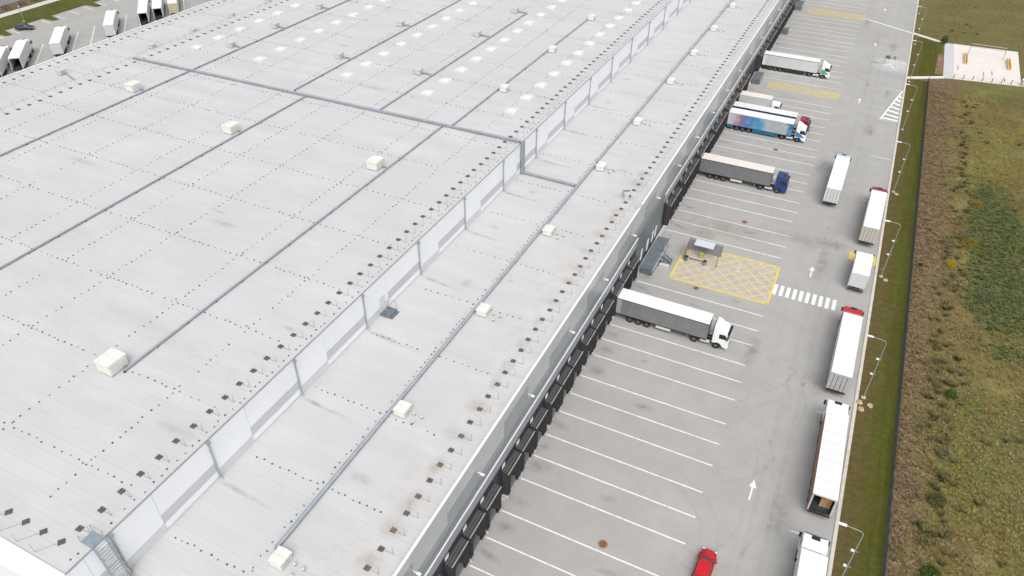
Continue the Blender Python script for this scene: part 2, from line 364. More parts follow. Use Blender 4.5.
for v in LINES[2:44:1]:
    if random.random() < .7: patch(-22.0+random.uniform(-.2, 1.2), v+1.9+random.uniform(-.6, .6), random.uniform(.6, 2.4), random.uniform(.5, 1.3), random.choice((ST_DARK, ST_GREY)), random.uniform(-.4, .4))
def track(cx, cy, r, a0, a1, w=.32):
    b = MB(); n = 22
    for k in range(n):
        t0 = a0+(a1-a0)*k/n; t1 = a0+(a1-a0)*(k+1)/n
        b.quad([(cx+math.cos(t0)*(r-w), cy+math.sin(t0)*(r-w), 0), (cx+math.cos(t0)*r, cy+math.sin(t0)*r, 0), (cx+math.cos(t1)*r, cy+math.sin(t1)*r, 0), (cx+math.cos(t1)*(r-w), cy+math.sin(t1)*(r-w), 0)])
    zz[0] += .0007
    o = b.build('tyre_mark', TYRE_MARK, yard); o.location.z = zz[0]
for i, y in enumerate((40, 45, 52, 58, 66, 70, 78, 88, 118, 126, 140, 150, 170)):
    r = random.uniform(9, 15); cx = random.uniform(-9, -5)
    a0 = random.uniform(-.2, .1); a1 = a0+random.uniform(1.0, 1.7)
    for dr in (0, 1.9): track(cx, y-r*.2, r-dr, -a1 if i % 2 else a0, -a0 if i % 2 else a1)
for x in (3.1, 5.0):
    zz[0] += .0007
    o = strip_mesh(x, 30, x+random.uniform(-.4, .4), 240, .5, 0).build('tyre_mark', TYRE_MARK, yard); o.location.z = zz[0]
RUSTY = mat('rusty_iron', (.20, .085, .045), .8, .25, 6)
for x, y, r in ((-10.8, 45.9, .42), (-13.5, 95.4, .36), (-10.7, 118.5, .4), (12.6, 114.1, .3), (-10.8, 150, .4)):
    mh = MB().cyl((x, y, .03), (x, y, .055), r, n=20).build('manhole_cover', RUSTY, yard)
    MB().cyl((x, y, .02), (x, y, .045), r*1.3, n=20).build('manhole_collar', mat('manhole_collar', (.27, .20, .16), .9, .2, 3), mh)
# concrete pad and its paths beyond the kerb
tag(MB().poly([(12.0, 242.6), (19.4, 238.2), (19.9, 239.2), (12.0, 244.0)], -.02, .12).build('footpath', PADM), kind='structure')
tag(MB().poly([(12.0, 204.9), (20.4, 209.6), (20.4, 211.0), (12.0, 206.5)], -.02, .12).build('footpath', PADM), kind='structure')
tag(MB().poly([(20.2, 209.6), (22.5, 210.4), (22.5, 238.6), (20.2, 238.7)], -.02, .10).build('footpath', PATH), kind='structure')
tag(MB().poly([(22.5, 210.3), (37.8, 212.6), (38.4, 239.5), (22.5, 238.7)], -.02, .14).build('concrete_pad', PADM), kind='structure')
tag(MB().poly([(18.2, 212), (20.1, 212), (20.1, 229), (18.8, 228)], -.02, .07).build('bare_soil', mat('red_soil', (.20, .12, .07), 1, .6, .6, coords='World')), kind='structure')
# ------------------------------------------------------------------ the warehouse
wh = thing('warehouse', 'long white-roofed logistics warehouse with stepped flat roofs and a row of black loading docks', 'warehouse', (0, 0, 0))
RM = MATS['roof_membrane']
core = MB()
core.box(XL+.3, XF-.3, YN+.3, Y1B-.3, .05, ZH-.06, 't')
core.box(XE+.3, XW-.3, Y0B, Y1B-.2, .0, ZL-.08, 't')
core.build('wall_core', C_DARK, wh)
high = MB().sheet([(XL, YN), (XF, YN), (XF, Y1B), (XL, Y1B)], ZH).build('high_roof', RM, wh)
lowr = MB().sheet([(XF, Y0B), (XW-.18, Y0B), (XW-.18, Y1B), (XF, Y1B)], ZL).build('low_roof', RM, wh)
lowl = MB().sheet([(XE+.3, Y0B), (XL, Y0B), (XL, Y1B), (XE+.3, Y1B)], ZL).build('low_roof', RM, wh)
lown = MB().sheet([(XL, Y0B), (XF, Y0B), (XF, YN), (XL, YN)], ZL).build('low_roof', RM, wh)
# parapets and caps
par = MB().box(XW-.18, XW-.02, Y0B, Y1B, ZL-.3, ZP-.05).build('parapet', FBASE, wh)
for a, b in ((Y0B, 92.6), (93.5, Y1B)): MB().box(XW-.2, XW+.05, a, b, ZP-.05, ZP+.02).build('parapet_cap', CAP, par)
MB().box(XW-.7, XW+.1, 92.6, 93.5, ZL, ZP+.12).build('joint_cover', mat('lilac_cover', (.45, .46, .52), .5), par)
par2 = MB().box(XE, XE+.26, Y0B, Y1B, ZL-.3, ZP-.25).build('parapet', FBASE, wh)
MB().box(XE-.04, XE+.3, Y0B, Y1B, ZP-.25, ZP-.18).build('parapet_cap', CAP, par2)
MB().box(XE, XE+.3, Y0B, Y1B, 0, ZL-.3).build('far_wall', C_MID, wh)
par3 = MB().box(XL, XF+.02, YN-.05, YN+.25, ZL, ZH+.04).build('end_wall', FWALL, wh)
MB().box(XL, XF+.08, YN-.09, YN+.32, ZH+.04, ZH+.11).build('parapet_cap', CAP, par3)
MB().box(XL-.06, XL+.12, YN+.42, Y1B, ZH-.02, ZH+.05).build('edge_flashing', UNITGREY, wh)
MB().box(XL, XL+.3, YN, Y1B, ZL, ZH-.02).build('step_wall', FWALL, wh)
# fire wall: bays of pale cladding with staggered grey strips, downpipes, edge flashing
fwall = MB().box(XF-.3, XF-.02, YN, Y1B, ZL-.2, ZH-.02).build('fire_wall', FBASE, wh)
MB().box(XF-.06, XF+.06, YN+.4, Y1B, ZH-.04, ZH+.05).build('edge_flashing', CAPGREY, fwall)
prev = YN+.3
for i, p in enumerate(PIPES):
    L_ = p-prev; s = prev+L_*.40
    for (a, b, z0, z1, M, pr) in ((prev, s-.02, 14.35, ZH-.06, FWALL, .0), (prev, s-.02, ZL+.02, 14.33, FBASE, 0), (s, p, 15.45, ZH-.06, FWALL, 0), (s, p, 14.25, 15.43, FGREY, 0), (s, p, ZL+.3, 14.23, FWALL, .0), (s, p, ZL+.02, ZL+.28, FBASE, 0)):
        MB().box(XF-.03, XF+.02+.006*(M is FWALL), a+.012, b-.012, z0, z1).build('wall_panel', M, fwall)
    d = MB().cyl((XF+.14, p, ZL+.12), (XF+.14, p, ZH-.1), .09, n=8)
    d.box(XF+.03, XF+.3, p-.16, p+.16, ZH-.35, ZH-.02); d.cyl((XF+.14, p, ZL+.14), (XF+.42, p, ZL+.06), .09, n=8)
    d.build('downpipe', GALV, fwall)
    if 14 < p < 130:
        patch(XF+1.6+random.random(), p-.3, random.uniform(1.2, 3.2), random.uniform(.25, .5), ST_RUST, -.05, ZL-.01, lowr, 'rust_stain')
        patch(XF+3.5, p-.5, random.uniform(3, 5), .35, ST_GREY, -.05, ZL-.01, lowr, 'dirt_patch')
    prev = p
    if p > 330: break
for i in range(14): patch(random.uniform(-43, -25), random.uniform(15, 150), random.uniform(.4, 1.8), random.uniform(.3, 1.2), random.choice((ST_RUST, ST_GREY, ST_GREY)), 0, ZL-.01, lowr, 'dirt_patch')
for i in range(10): patch(random.uniform(-100, -46), random.uniform(15, 130), random.uniform(.8, 3.5), random.uniform(.3, 1), random.choice((ST_GREY, ST_GREY, ST_RUST)), 0, ZH-.01, high, 'dirt_patch')
for i in range(20): patch(-26.3, 25+i*4.1+random.random()*2, random.uniform(.8, 1.8), random.uniform(.8, 2.2), random.choice((ST_RUST, ST_GREY)), 0, ZL-.01, lowr, 'dirt_patch')
# metal door with a small grating landing in the fire wall
dr = MB().box(XF+.03, XF+.07, 55.1, 56.2, 13.5, 15.75).build('wall_door', mat('pale_door', (.62, .64, .68), .5), wh)
MB().box(XF+.07, XF+.13, 56.0, 56.08, 14.5, 14.65).build('handle', CAPGREY, dr)
ld = MB().box(XF+.06, XF+1.4, 54.8, 56.6, 13.42, 13.5).build('door_landing', PLATE, wh)
MB().box(XF+1.4, XF+1.8, 54.9, 56.5, 13.3, 13.36).build('step', PLATE, ld)
for y in (54.83, 56.57):
    MB().cyl((XF+1.37, y, 13.5), (XF+1.37, y, 14.6), .03, n=6).cyl((XF+.06, y, 14.58), (XF+1.37, y, 14.58), .025, n=6).build('handrail', GALV, ld)
# facade towards the yard
fac = MB().box(XW-.3, XW-.02, Y0B, Y1B, .0, ZL-.3).build('facade', C_NAVY, wh)
STAIRS = (93.6, 108.3)
k = 0; y = Y0B; SEG = 6.06; y = 28.9-SEG*14
while y < 400:
    a, b = y+.012, y+SEG-.012
    up_, mid = ((12.15, 9.1) if k % 2 else (9.9, 8.9))
    if k % 4 == 3: up_ = 11.4
    for z0, z1, M in ((up_, ZP-.12, C_PALE), (mid, up_-.02, C_MID), (7.75, mid-.02, C_DARK)):
        MB().box(XW-.03, XW+.03, a, b, z0, z1).build('cladding_panel', M, fac)
    if k % 2 == 0:
        l = MB().box(XW+.03, XW+.65, y-.04, y+.04, 10.75, 10.8).box(XW+.4, XW+.8, y-.13, y+.13, 10.66, 10.76).build('wall_lamp', LAMPW, fac)
    y += SEG; k += 1
PANLOW = mat('stair_bay_cladding', (.15, .18, .19), .4, .08, .4, metal=.2)
for a, b in ((Y0B, STAIRS[0]), (STAIRS[1], 400)):
    n = int(round((b-a)/6.06)); w_ = (b-a)/n
    for i in range(n):
        band = MB().box(XW-.03, XW+.06, a+i*w_+.012, a+(i+1)*w_-.012, 6.0, 7.55).build('band_panel', C_BAND, fac)
        MB().box(XW-.03, XW+.12, a+i*w_, a+(i+1)*w_-.005, 7.56, 7.74).build('band_cap', CAP, band)
for i in range(3):
    MB().box(XW-.03, XW+.03, STAIRS[0]+i*4.9+.01, STAIRS[0]+(i+1)*4.9-.01, 1.3, 7.7).build('cladding_panel', PANLOW, fac)
MB().box(XW-.02, XW+.5, Y0B, 400, .004, .16).build('wall_plinth', CONC, fac)
# dock shelters
cent = []
for a, b in zip(LINES, LINES[1:]):
    if b-a < 4.2: cent.append((a+b)/2)
    elif b-a < 6: cent.append(b-1.8)
cent = [c_ for c_ in cent if c_ < 320]
def make_dock(c_):
    W2 = 1.68
    f = MB().prism([(0, 4.62), (.86, 4.5), (.86, 4.62), (0, 4.8)], -W2, W2)           # canopy
    f.box(.03, .86, -W2, -W2+.55, 1.0, 4.47).box(.03, .86, W2-.55, W2, 1.0, 4.47)      # side cheeks
    s = f.build('dock_shelter', SHELT, wh)
    MB().box(.86, .89, -W2, W2, 3.75, 4.60).box(.86, .89, -W2, -W2+.6, .95, 3.74).box(.86, .89, W2-.6, W2, .95, 3.74).build('front_curtain', BLACK, s)
    MB().box(.84, .93, -W2, W2, 4.61, 4.66).build('drip_rail', mat('drip_rail', (.42, .41, .40), .5), s)
    for xr in (.22, .5): MB().box(xr-.03, xr+.03, -W2+.02, W2-.02, 4.70, 4.79-xr*.1).build('canopy_seam', mat('canopy_seam', (.13, .125, .125), .6), s)
    d = MB()
    for z in range(5): d.box(.03, .07, -W2+.57, W2-.57, 1.25+z*.63, 1.86+z*.63)
    d.build('dock_door', mat('dark_dock_door', (.10, .10, .105), .6, .2, 2), s)
    MB().box(.03, .5, -1.05, 1.05, .2, 1.1).build('dock_leveller', mat('dock_steel', (.16, .16, .165), .6, .2, 2), s)
    for sg in (-1, 1):
        MB().box(.5, .72, sg*1.2-.17, sg*1.2+.17, .5, 1.15).build('bumper', BLACK, s)
        MB().box(.05, .9, sg*1.62-.12, sg*1.62+.12, .165, .55).build('guide_block', CONC, s)
    MB().box(.034, .06, -1.55, -.85, 4.95, 5.55).build('number_plate', CAP, s)
    return s
dock0 = make_dock(0)
for i, c_ in enumerate(cent):
    o = dock0 if i == 0 else copy_tree(dock0, wh); o.location = (XW, c_, 0)
# access platforms with stairs beside the docks
def platform(y0, y1, label, cat='platform', steps=True):
    t = thing('access_platform', label, cat, (XW+.55, (y0+y1)/2, 0)); h = (y1-y0)/2
    MB().box(0, 2.1, -h, h, 1.08, 1.2).build('deck', PLATE, t)
    MB().box(.1, 2.0, -h+.05, h-.05, .004, 1.07).build('plinth', PLATE, t)
    MB().box(2.11, 2.16, -h, h, 1.02, 1.16).build('edge_trim', CAP, t)
    if steps:
        for k in range(6):
            MB().box(2.17+k*.3, 2.45+k*.3, -.9, .75, .9-k*.17, 1.02-k*.17).build('tread', PLATE, t)
        for y in (-1.0, .85): MB().prism([(2.17, .75), (3.95, .004), (3.95, .15), (2.17, 1.1)], y-.04, y+.04).build('stringer', GALV, t)
        for y in (-1.0, .85):
            r = MB().cyl((2.2, y, 2.1), (3.9, y, 1.1), .03, n=6)
            for k in range(3): r.cyl((2.2+k*.85, y, .9-k*.42), (2.2+k*.85, y, 2.1-k*.5), .025, n=6)
            r.build('handrail', GALV, t)
        MB().box(2.4, 3.9, -2.0, -1.3, .004, .5).build('concrete_block', CONC, t)
    r = MB()
    for y in [(-h+.05)+(2*h-.1)*j/6 for j in range(7)]:
        if steps and abs(y) < 1.0: continue
        r.cyl((2.05, y, 1.2), (2.05, y, 2.25), .025, n=6)
    for z in (1.75, 2.25):
        if steps: r.cyl((2.05, -h+.05, z), (2.05, -1.0, z), .022, n=6).cyl((2.05, .85, z), (2.05, h-.05, z), .022, n=6)
        else: r.cyl((2.05, -h+.05, z), (2.05, h-.05, z), .022, n=6)
    r.build('guard_rail', GALV, t)
    return t
platform(95.3, 105.4, 'blue-grey entrance platform with steps between docks, beside yellow hatching')
platform(183.9, 189.6, 'blue-grey platform at the docks next to the short faded yellow hatching', steps=False)
platform(250.2, 257, 'far blue-grey platform at the top end of the dock row', steps=False)
platform(225.2, 227.8, 'small narrow blue-grey platform high up along the dock row', steps=False)
for y, w_ in ((97.2, .9), (100.4, 1.0), (103.2, .9), (104.9, .7)):
    d = MB().box(XW+.03, XW+.07, y-w_/2, y+w_/2, 1.22, 3.35).build('side_door', WHITE if y < 105 else DOORW, wh)
    MB().box(XW+.07, XW+.12, y+w_/2-.15, y+w_/2-.08, 2.2, 2.35).build('handle', CAPGREY, d)
# skylights belong to the high roof
sk = MB().box(-.98, .98, -.98, .98, .002, .28)
sk0 = sk.build('skylight', CREAM, high)
dm = MB()
N = 6
for i in range(N+1):
    for j in range(N+1):
        u, v = i/N*2-1, j/N*2-1; dm.v.append((u*.92, v*.92, .285+.28*(1-u*u)**.6*(1-v*v)**.6))
for i in range(N):
    for j in range(N): a = i*(N+1)+j; dm.f.append((a, a+N+1, a+N+2, a+1))
db = dm.build('dome', SKYL, sk0)
for pl in db.data.polygons: pl.use_smooth = True
first = True
for x, y_, n in ((-120.5, 104, 10), (-104.85, 104.6, 12), (-84.95, 105.7, 14), (-67.35, 105.3, 15), (-50.75, 105.2, 17)):
    for k in range(n):
        o = sk0 if first else copy_tree(sk0, high); first = False
        o.location = (x-.02*k*(x > -60), y_+6.14*k, ZH)
# fastener and conductor-block dots in their lines
def dots(cols, rows, x0, x1, y0, y1, z, parent, xstep=10.2, holes=()):
    b = MB()
    def dot(x, y):
        r = random.uniform(.055, .11); a = random.random(); n = 6
        i0 = len(b.v)
        b.v += [(x+math.cos(a+t*math.pi/3)*r, y+math.sin(a+t*math.pi/3)*r, z+.002) for t in range(n)]+[(x+math.cos(a+t*math.pi/3)*r*.8, y+math.sin(a+t*math.pi/3)*r*.8, z+.09) for t in range(n)]
        b.f += [(i0+t, i0+(t+1) % n, i0+n+(t+1) % n, i0+n+t) for t in range(n)]+[tuple(i0+n+t for t in range(n))]
    for Y in rows:
        x = x0+random.random()
        while x < x1:
            if random.random() < .93: dot(x, Y+random.uniform(-.1, .1))
            x += random.uniform(.6, 1.15)
    for X in cols:
        y = y0+random.random()
        while y < y1:
            if random.random() < .93: dot(X+random.uniform(-.12, .12), y)
            y += random.uniform(.6, 1.2)
        for Y in rows:
            if random.random() < .6: dot(X+random.uniform(-.5, .5), Y+random.uniform(.3, .6))
    o = b.build('roof_anchor', mat('dark_anchor', (.10, .10, .11), .8, .3, 4), parent); tag(o, kind='stuff')
ROWS = [31.4-10.17+10.17*k for k in range(22)]
dots([-51.6, -62.05, -72.8, -80.4, -90.5, -100.7, -110.0, -119.5], ROWS, XL+3, XF-2, YN+4, 215, ZH, high)
dots([-44.85], [], 0, 0, YN+.6, 215, ZH, high)
dots([-34.95], ROWS, XF+.5, -27.5, 8, 235, ZL, lowr)
dots([-141, -150], ROWS[3:20], XE+3, XL-1, 60, 200, ZL, lowl)
# ------------------------------------------------------------------ roof things
def tray(name, pts, label, w=.34, h=.3, cat='cable tray', zb=.12):
    t = thing(name, label, cat, pts[0])
    for a, b in zip(pts, pts[1:]):
        A, B = Vector(a)-Vector(pts[0]), Vector(b)-Vector(pts[0]); d = B-A
        L_ = d.length; seg = MB(); top = MB()
        if abs(d.z) > 1:
            seg.box(A.x-h/2, A.x+h/2, A.y-w/2, A.y+w/2, min(A.z, B.z), max(A.z, B.z)); seg.build('tray_run', TRAY, t); continue
        n = Vector((-d.y, d.x, 0)).normalized()*w/2
        seg.poly([tuple((A-n)[:2]), tuple((B-n)[:2]), tuple((B+n)[:2]), tuple((A+n)[:2])], zb, zb+h)
        s = seg.build('tray_run', TRAY, t)
        top.poly([tuple((A-n*.8)[:2]), tuple((B-n*.8)[:2]), tuple((B+n*.25)[:2]), tuple((A+n*.25)[:2])], zb+h+.003, zb+h+.03).build('tray_top_sheen', TRAYTOP, s)  # thin strip on the run, carries the painted reflection of the tray top
        ft = MB(); m_ = max(2, int(L_/4))
        for k in range(m_+1):
            c_ = A+d*(k/m_); ft.box(c_.x-.12, c_.x+.12, c_.y-.12, c_.y+.12, .002, zb-.003)
        ft.build('foot', BLACK, t)
    return t
tray('cable_tray', [(-126.8, 93.6, ZH), (XF-.2, 94.9, ZH)], 'blue-grey tray crossing the whole upper roof sideways', .42, .3)
tray('cable_tray', [(XF+.35, 94.9, ZH+.45), (XF+.35, 94.9, ZL+.15)], 'blue-grey tray dropping down the white fire wall', .7, .4)
tray('cable_tray', [(XF+.35, 94.9, ZL), (-34.5, 94.7, ZL)], 'short blue-grey tray crossing the lower roof at foot of fire wall', .45, .3)
tray('cable_tray', [(-112.2, 16, ZH), (-112.2, 200, ZH)], 'long tray on the upper roof farthest to the left', .24, .17)
tray('cable_tray', [(-85.5, 16, ZH), (-85.5, 94.0, ZH)], 'long tray on near upper roof running from left edge to the crossing tray', .24, .17)
tray('cable_tray', [(-89, 95.3, ZH), (-89, 156, ZH)], 'tray beyond the crossing tray, second from the left', .24, .17)
tray('cable_tray', [(-58.1, 31.0, ZH), (-58.1, 94.2, ZH)], 'tray running from the largest cream rooftop unit to the crossing tray', .24, .17)
tray('cable_tray', [(-70.7, 95.3, ZH), (-70.7, 153.8, ZH)], 'tray beyond the crossing tray, third from the left', .24, .17)
tray('cable_tray', [(-56.8, 95.5, ZH), (-56.8, 156.2, ZH)], 'tray beyond the crossing tray nearest the fire wall', .24, .17)
tray('cable_tray', [(-34.2, 24.2, ZL), (-34.3, 102.6, ZL)], 'long pale tray along the middle of the lower roof, near stretch', .36, .22)
tray('cable_tray', [(-34.4, 103.6, ZL), (-34.4, 230, ZL)], 'long pale tray along the middle of the lower roof, far stretch', .28, .2)
def unit(x, y, z, w, d, h, label, M=CREAM, tr=None, cowls=False, group=None):
    t = thing('rooftop_unit', label, 'ventilation unit', (x, y, z), 0, group)
    MB().box(-w/2+.08, w/2-.08, -d/2+.08, d/2-.08, .002, .16).build('base_frame', GALV, t)
    cb = MB().box(-w/2, w/2, -d/2, d/2, .165, h-.2).build('cabinet', M, t, .02)
    gr = MB()
    for k in range(5): gr.box(w/2+.004, w/2+.02, -d/2+.15, d/2-.15, .3+k*(h-.75)/5, .3+k*(h-.75)/5+.06)
    gr.build('vent_grille', UNITGREY, cb)
    MB().prism([(-w/2-.07, h-.26), (w/2+.07, h-.26), (w/2+.07, h-.06), (.0, h+.02), (-w/2-.07, h-.06)], -d/2-.07, -.012).build('lid', M, t)
    MB().prism([(-w/2-.07, h-.26), (w/2+.07, h-.26), (w/2+.07, h-.06), (.0, h+.02), (-w/2-.07, h-.06)], .012, d/2+.07).build('lid', M, t)
    if tr is not None:
        dx = tr-x; e = dx-.17 if dx > 0 else dx+.17; s_ = w/2+.005 if dx > 0 else -w/2-.005
        MB().box(min(s_, e), max(s_, e), d*.2, d*.2+.16, .15, .36).build('connecting_duct', TRAY, t)
    return t
unit(-59.5, 30.9, ZH, 1.9, 2.1, 1.6, 'largest cream rooftop unit on the upper roof, nearest the camera at left', tr=-58.1)
unit(-87.2, 77.6, ZH, 1.7, 1.9, 1.5, 'cream rooftop unit on near upper roof beside the left long tray', tr=-85.5)
unit(-59.9, 78.0, ZH, 1.7, 1.9, 1.5, 'cream rooftop unit on near upper roof just short of the crossing tray, near fire wall', tr=-58.1)
unit(-114.3, 82.6, ZH, 1.7, 1.9, 1.5, 'cream rooftop unit on near upper roof farthest left', tr=-112.2)
rows = {'leftmost tray': [(-114.6, 107.2), (-114.6, 120.4), (-114.5, 135.5)], 'second tray from left': [(-91.6, 112), (-91.5, 133.7)], 'third tray from left': [(-73.5, 112), (-73.6, 135.5), (-73.4, 153.4)], 'tray nearest fire wall': [(-55.6, 112), (-55.8, 134), (-56.0, 156.4)]}
TR = {'leftmost tray': -112.2, 'second tray from left': -89, 'third tray from left': -70.7, 'tray nearest fire wall': -56.8}
for k, l in rows.items():
    for i, (x, y) in enumerate(l):
        unit(x, y, ZH, 1.25, 1.3, 1.15, 'small grey-white unit beyond the crossing tray, %s along the %s' % (ORD[i], k), UNITGREY if k != 'tray nearest fire wall' else CREAM, TR[k], group='small units on the far upper roof')
for i, y in enumerate([23.4, 42.6, 60.8, 80.6, 101.8, 120.8, 142, 160, 178, 198, 217]):
    unit(-33.0, y, ZL, 1.25, 1.4, 1.05, 'off-white unit on the lower roof tray, %s counting away from the camera' % ORD[i], group='units along the lower roof')
    for k, (dx, dy) in enumerate(((1.25, .25), (2.2, .2), (1.7, -.75))):
        if i > 4 and k == 2: continue
        c_ = thing('exhaust_cowl', 'small white exhaust cowl beside the %s unit of the lower roof' % ORD[i], 'vent', (-33+dx, y+dy, ZL), 0, 'exhaust cowls on the lower roof')
        MB().cyl((0, 0, .002), (0, 0, .38), .10, n=8).build('pipe', GALV, c_)
        MB().cyl((0, 0, .383), (0, 0, .52), .19, .09, 10).build('hood', UNITGREY, c_)
for i, (x, y) in enumerate(((-145.5, 90.2), (-141, 109.5), (-140.6, 121.2), (-140.7, 133.9), (-140.7, 147))):
    unit(x, y, ZL, 1.3, 1.3, 1.1, 'grey unit on the far left lower roof, %s from the left edge' % ORD[i], UNITGREY, group='units on the far left roof')
tray('cable_tray', [(-144.6, 90.6, ZL), (-139, 88.6, ZL)], 'thin tray on the far left lower roof beside its first unit', .25, .2)
# guard posts with black counterweights along the roof edges
def make_post(arm):
    t = thing('guard_post', 'x', 'guard post')
    MB().box(-.27, .27, -.24, -.02, .002, .09).box(-.27, .27, .02, .24, .002, .09).build('counterweight', mat('counterweight', (.10, .095, .095), .8, .3, 5), t)
    MB().cyl((.36, 0, .06), (arm, 0, .06), .022, n=6).build('arm', GALV, t)
    MB().cyl((arm, 0, .03), (arm, 0, 1.1), .022, n=6).build('post', GALV, t)
    return t
pA = make_post(1.25); pB = make_post(1.9)
usedA = usedB = False
def put(x, y, z, rz, label, group, long=False):
    global usedA, usedB
    if long: o = pB if not usedB else copy_tree(pB); usedB = True
    else: o = pA if not usedA else copy_tree(pA); usedA = True
    o.location = (x, y, z); o.rotation_euler = (0, 0, rz); tag(o, label, 'guard post', group)
for k in range(88): put(-46.6+random.uniform(-.06, .06), 16.4+2.045*k, ZH, random.uniform(-.08, .08), 'guard post with black counterweight on the upper roof along the fire wall edge', 'guard posts along the fire wall')
for k in range(104): put(-26.05+random.uniform(-.06, .06), 22.1+2.045*k, ZL, random.uniform(-.08, .08), 'guard post with black counterweight on the lower roof along the dock side parapet', 'guard posts along the dock side parapet')
for k in range(46): put(-125.2, 62+2.03*k, ZH, math.pi, 'guard post on the upper roof along its far left edge', 'guard posts along the far left upper edge')
for k in range(46): put(-151.8, 76+2.03*k, ZL, math.pi, 'guard post on the far left lower roof beside the yard edge', 'guard posts along the far left parapet')
for k in range(6): put(-46.9-2.12*k, 14.9, ZH, -2.2, 'guard post with long thin arm along the near end of the upper roof', 'guard posts along the near roof end', True)
# ladder stair over the fire wall
t = thing('roof_stair', 'steep grey metal stair climbing the fire wall at the bottom left', 'stair', (XF, 16.1, ZL))
MB().box(-1.25, .12, -.55, .55, ZH-ZL+.10, ZH-ZL+.16).build('landing', mat('stair_grating', (.24, .29, .33), .5, .15, 4), t)
for k in range(15): MB().box(  .2+k*.035, .38+k*.035, -.5, .5, 4.9-k*.34, 4.93-k*.34).build('tread', mat('pale_tread', (.55, .58, .60), .5), t)
for y in (-.55, .55):
    MB().prism([(.1, 5.25), (.3, 5.25), (.95, .004), (.75, .004)], y-.03, y+.03).build('stringer', GALV, t)
    r = MB().cyl((.15, y, 6.3), (1.2, y, 1.0), .03, n=6).cyl((.15, y, 6.3), (-1.2, y, 6.3), .03, n=6).cyl((-1.2, y, 5.42), (-1.2, y, 6.3), .03, n=6).cyl((.15, y, 5.42), (.15, y, 6.3), .03, n=6)
    for k in range(5): r.box(.62+k*.14, .85+k*.14, y-.05, y+.05, 4.2-k*.9, 4.35-k*.9)
    r.build('handrail', GALV, t)
t = thing('roof_hydrant', 'small grey standpipe and box behind the parapet above the platform', 'standpipe', (-27.0, 95.2, ZL))
MB().cyl((0, 0, .002), (0, 0, 1.1), .12, n=8).build('pipe', GALV, t); MB().box(.5, 1.0, -.5, -.1, .002, .9).build('cabinet', UNITGREY, t); MB().cyl((0, 0, 1.0), (.9, .5, 1.0), .08, n=6).build('elbow', BLACK, t)
# ------------------------------------------------------------------ trucks (local: rear at x=0, front towards +x)
def make_wheel(parent, x, y, r=.5, w=.34, name='wheel'):
    s = 1 if y > 0 else -1
    wh_ = MB().cyl((x, y-w/2, r+.004), (x, y+w/2, r+.004), r, n=18).build(name, TYRE, parent)
    MB().cyl((x, y+s*(w/2+.003), r+.004), (x, y+s*(w/2+.03), r+.004), r*.58, r*.45, 12).build('rim', RIM, wh_)
    return wh_
def side_quad(M, parent, name, pts, yy):         # a thin plate on the side at y = yy
    s = 1 if yy > 0 else -1
    return MB().prism(pts, min(yy, yy+s*.012), max(yy, yy+s*.012)).build(name, M, parent)
def cab(parent, xb, M, style='aero', glass=GLASS, hatch_=True, low=None, visor=None):
    """cab-over tractor cab, back of cab at xb"""
    L_ = 2.3; W2 = 1.24; xf = xb+L_
    if style == 'aero': prof = [(xb, .95), (xf-1.9, .95), (xf-.1, .36), (xf-.01, .55), (xf, 1.5), (xf-.09, 1.95), (xf-.40, 2.95), (xf-.62, 3.13), (xf-1.0, 3.25), (xf-1.9, 3.82), (xb, 3.85)]
    elif style == 'flat': prof = [(xb, .95), (xf-1.9, .95), (xf-.1, .36), (xf-.01, .55), (xf, 1.5), (xf-.09, 1.95), (xf-.36, 2.95), (xf-.42, 3.2), (xf-.62, 3.42), (xf-1.2, 3.5), (xb+.2, 3.5), (xb, 3.3)]
    else: prof = [(xb, .85), (xf-1.6, .85), (xf-.1, .36), (xf-.01, .55), (xf, 1.35), (xf-.1, 1.6), (xf-.5, 2.5), (xf-.8, 2.66), (xb+.1, 2.7), (xb, 2.6)]
    small = style == 'small'
    c = MB().prism(prof, -W2, W2).build('cab', M, parent, .05)
    z0, z1 = (1.65, 2.42) if small else (1.98, 2.88)
    x0, x1 = (xf-.115, xf-.455) if small else (xf-.095, xf-.375)
    MB().quad([(x0+.015, -1.08, z0), (x0+.015, 1.08, z0), (x1+.015, 1.0, z1), (x1+.015, -1.0, z1)]).build('windscreen', glass, c)
    for s in (-1, 1):
        sw = [(xb+.85, z0+.02), (xf-.28, z0+.02), (xf-.58, z1-.1), (xb+.85, z1-.1)]
        side_quad(glass, c, 'side_window', sw, s*1.243)
        MB().box(xf-.30, xf-.16, s*1.42-.12, s*1.42+.12, z0+.1, z1-.1).box(xf-.26, xf-.2, min(s*1.2, s*1.34), max(s*1.2, s*1.34), z1-.3, z1-.24).build('mirror', BLACK, c)
        MB().box(xf-.06, xf+.012, s*.95-.2, s*.95+.2, .72, .92).build('headlight', LAMPW, c)
        side_quad(BLACK, c, 'wheel_arch', [(xb+.38+.66*math.cos(t*math.pi/8)+.42, .55+.62*math.sin(t*math.pi/8)) for t in range(9)], s*1.244)
    MB().box(xf-.02, xf+.012, -.8, .8, .95, 1.45).build('grille', BLACK, c)
    if style != 'small':
        MB().prism([(xf-.40, 2.9), (xf-.02, 2.82), (xf-.02, 2.86), (xf-.40, 2.98)], -1.1, 1.1).build('sun_visor', visor or GLASS, c)
    if style == 'flat' and hatch_: MB().box(xf-1.15, xf-.72, -.42, .42, 3.5, 3.55).build('roof_hatch', GLASS, c)
    if style == 'aero': MB().box(xb-.12, xb-.005, -1.0, 1.0, 2.2, 3.7).build('deflector_back', CHASS, c)
    if low:
        for s in (-1, 1): side_quad(low, c, 'side_stripe', [(xb+.1, 1.25), (xf-.35, 1.25), (xf-.9, 1.75), (xb+.1, 2.5)], s*1.262)
    return c
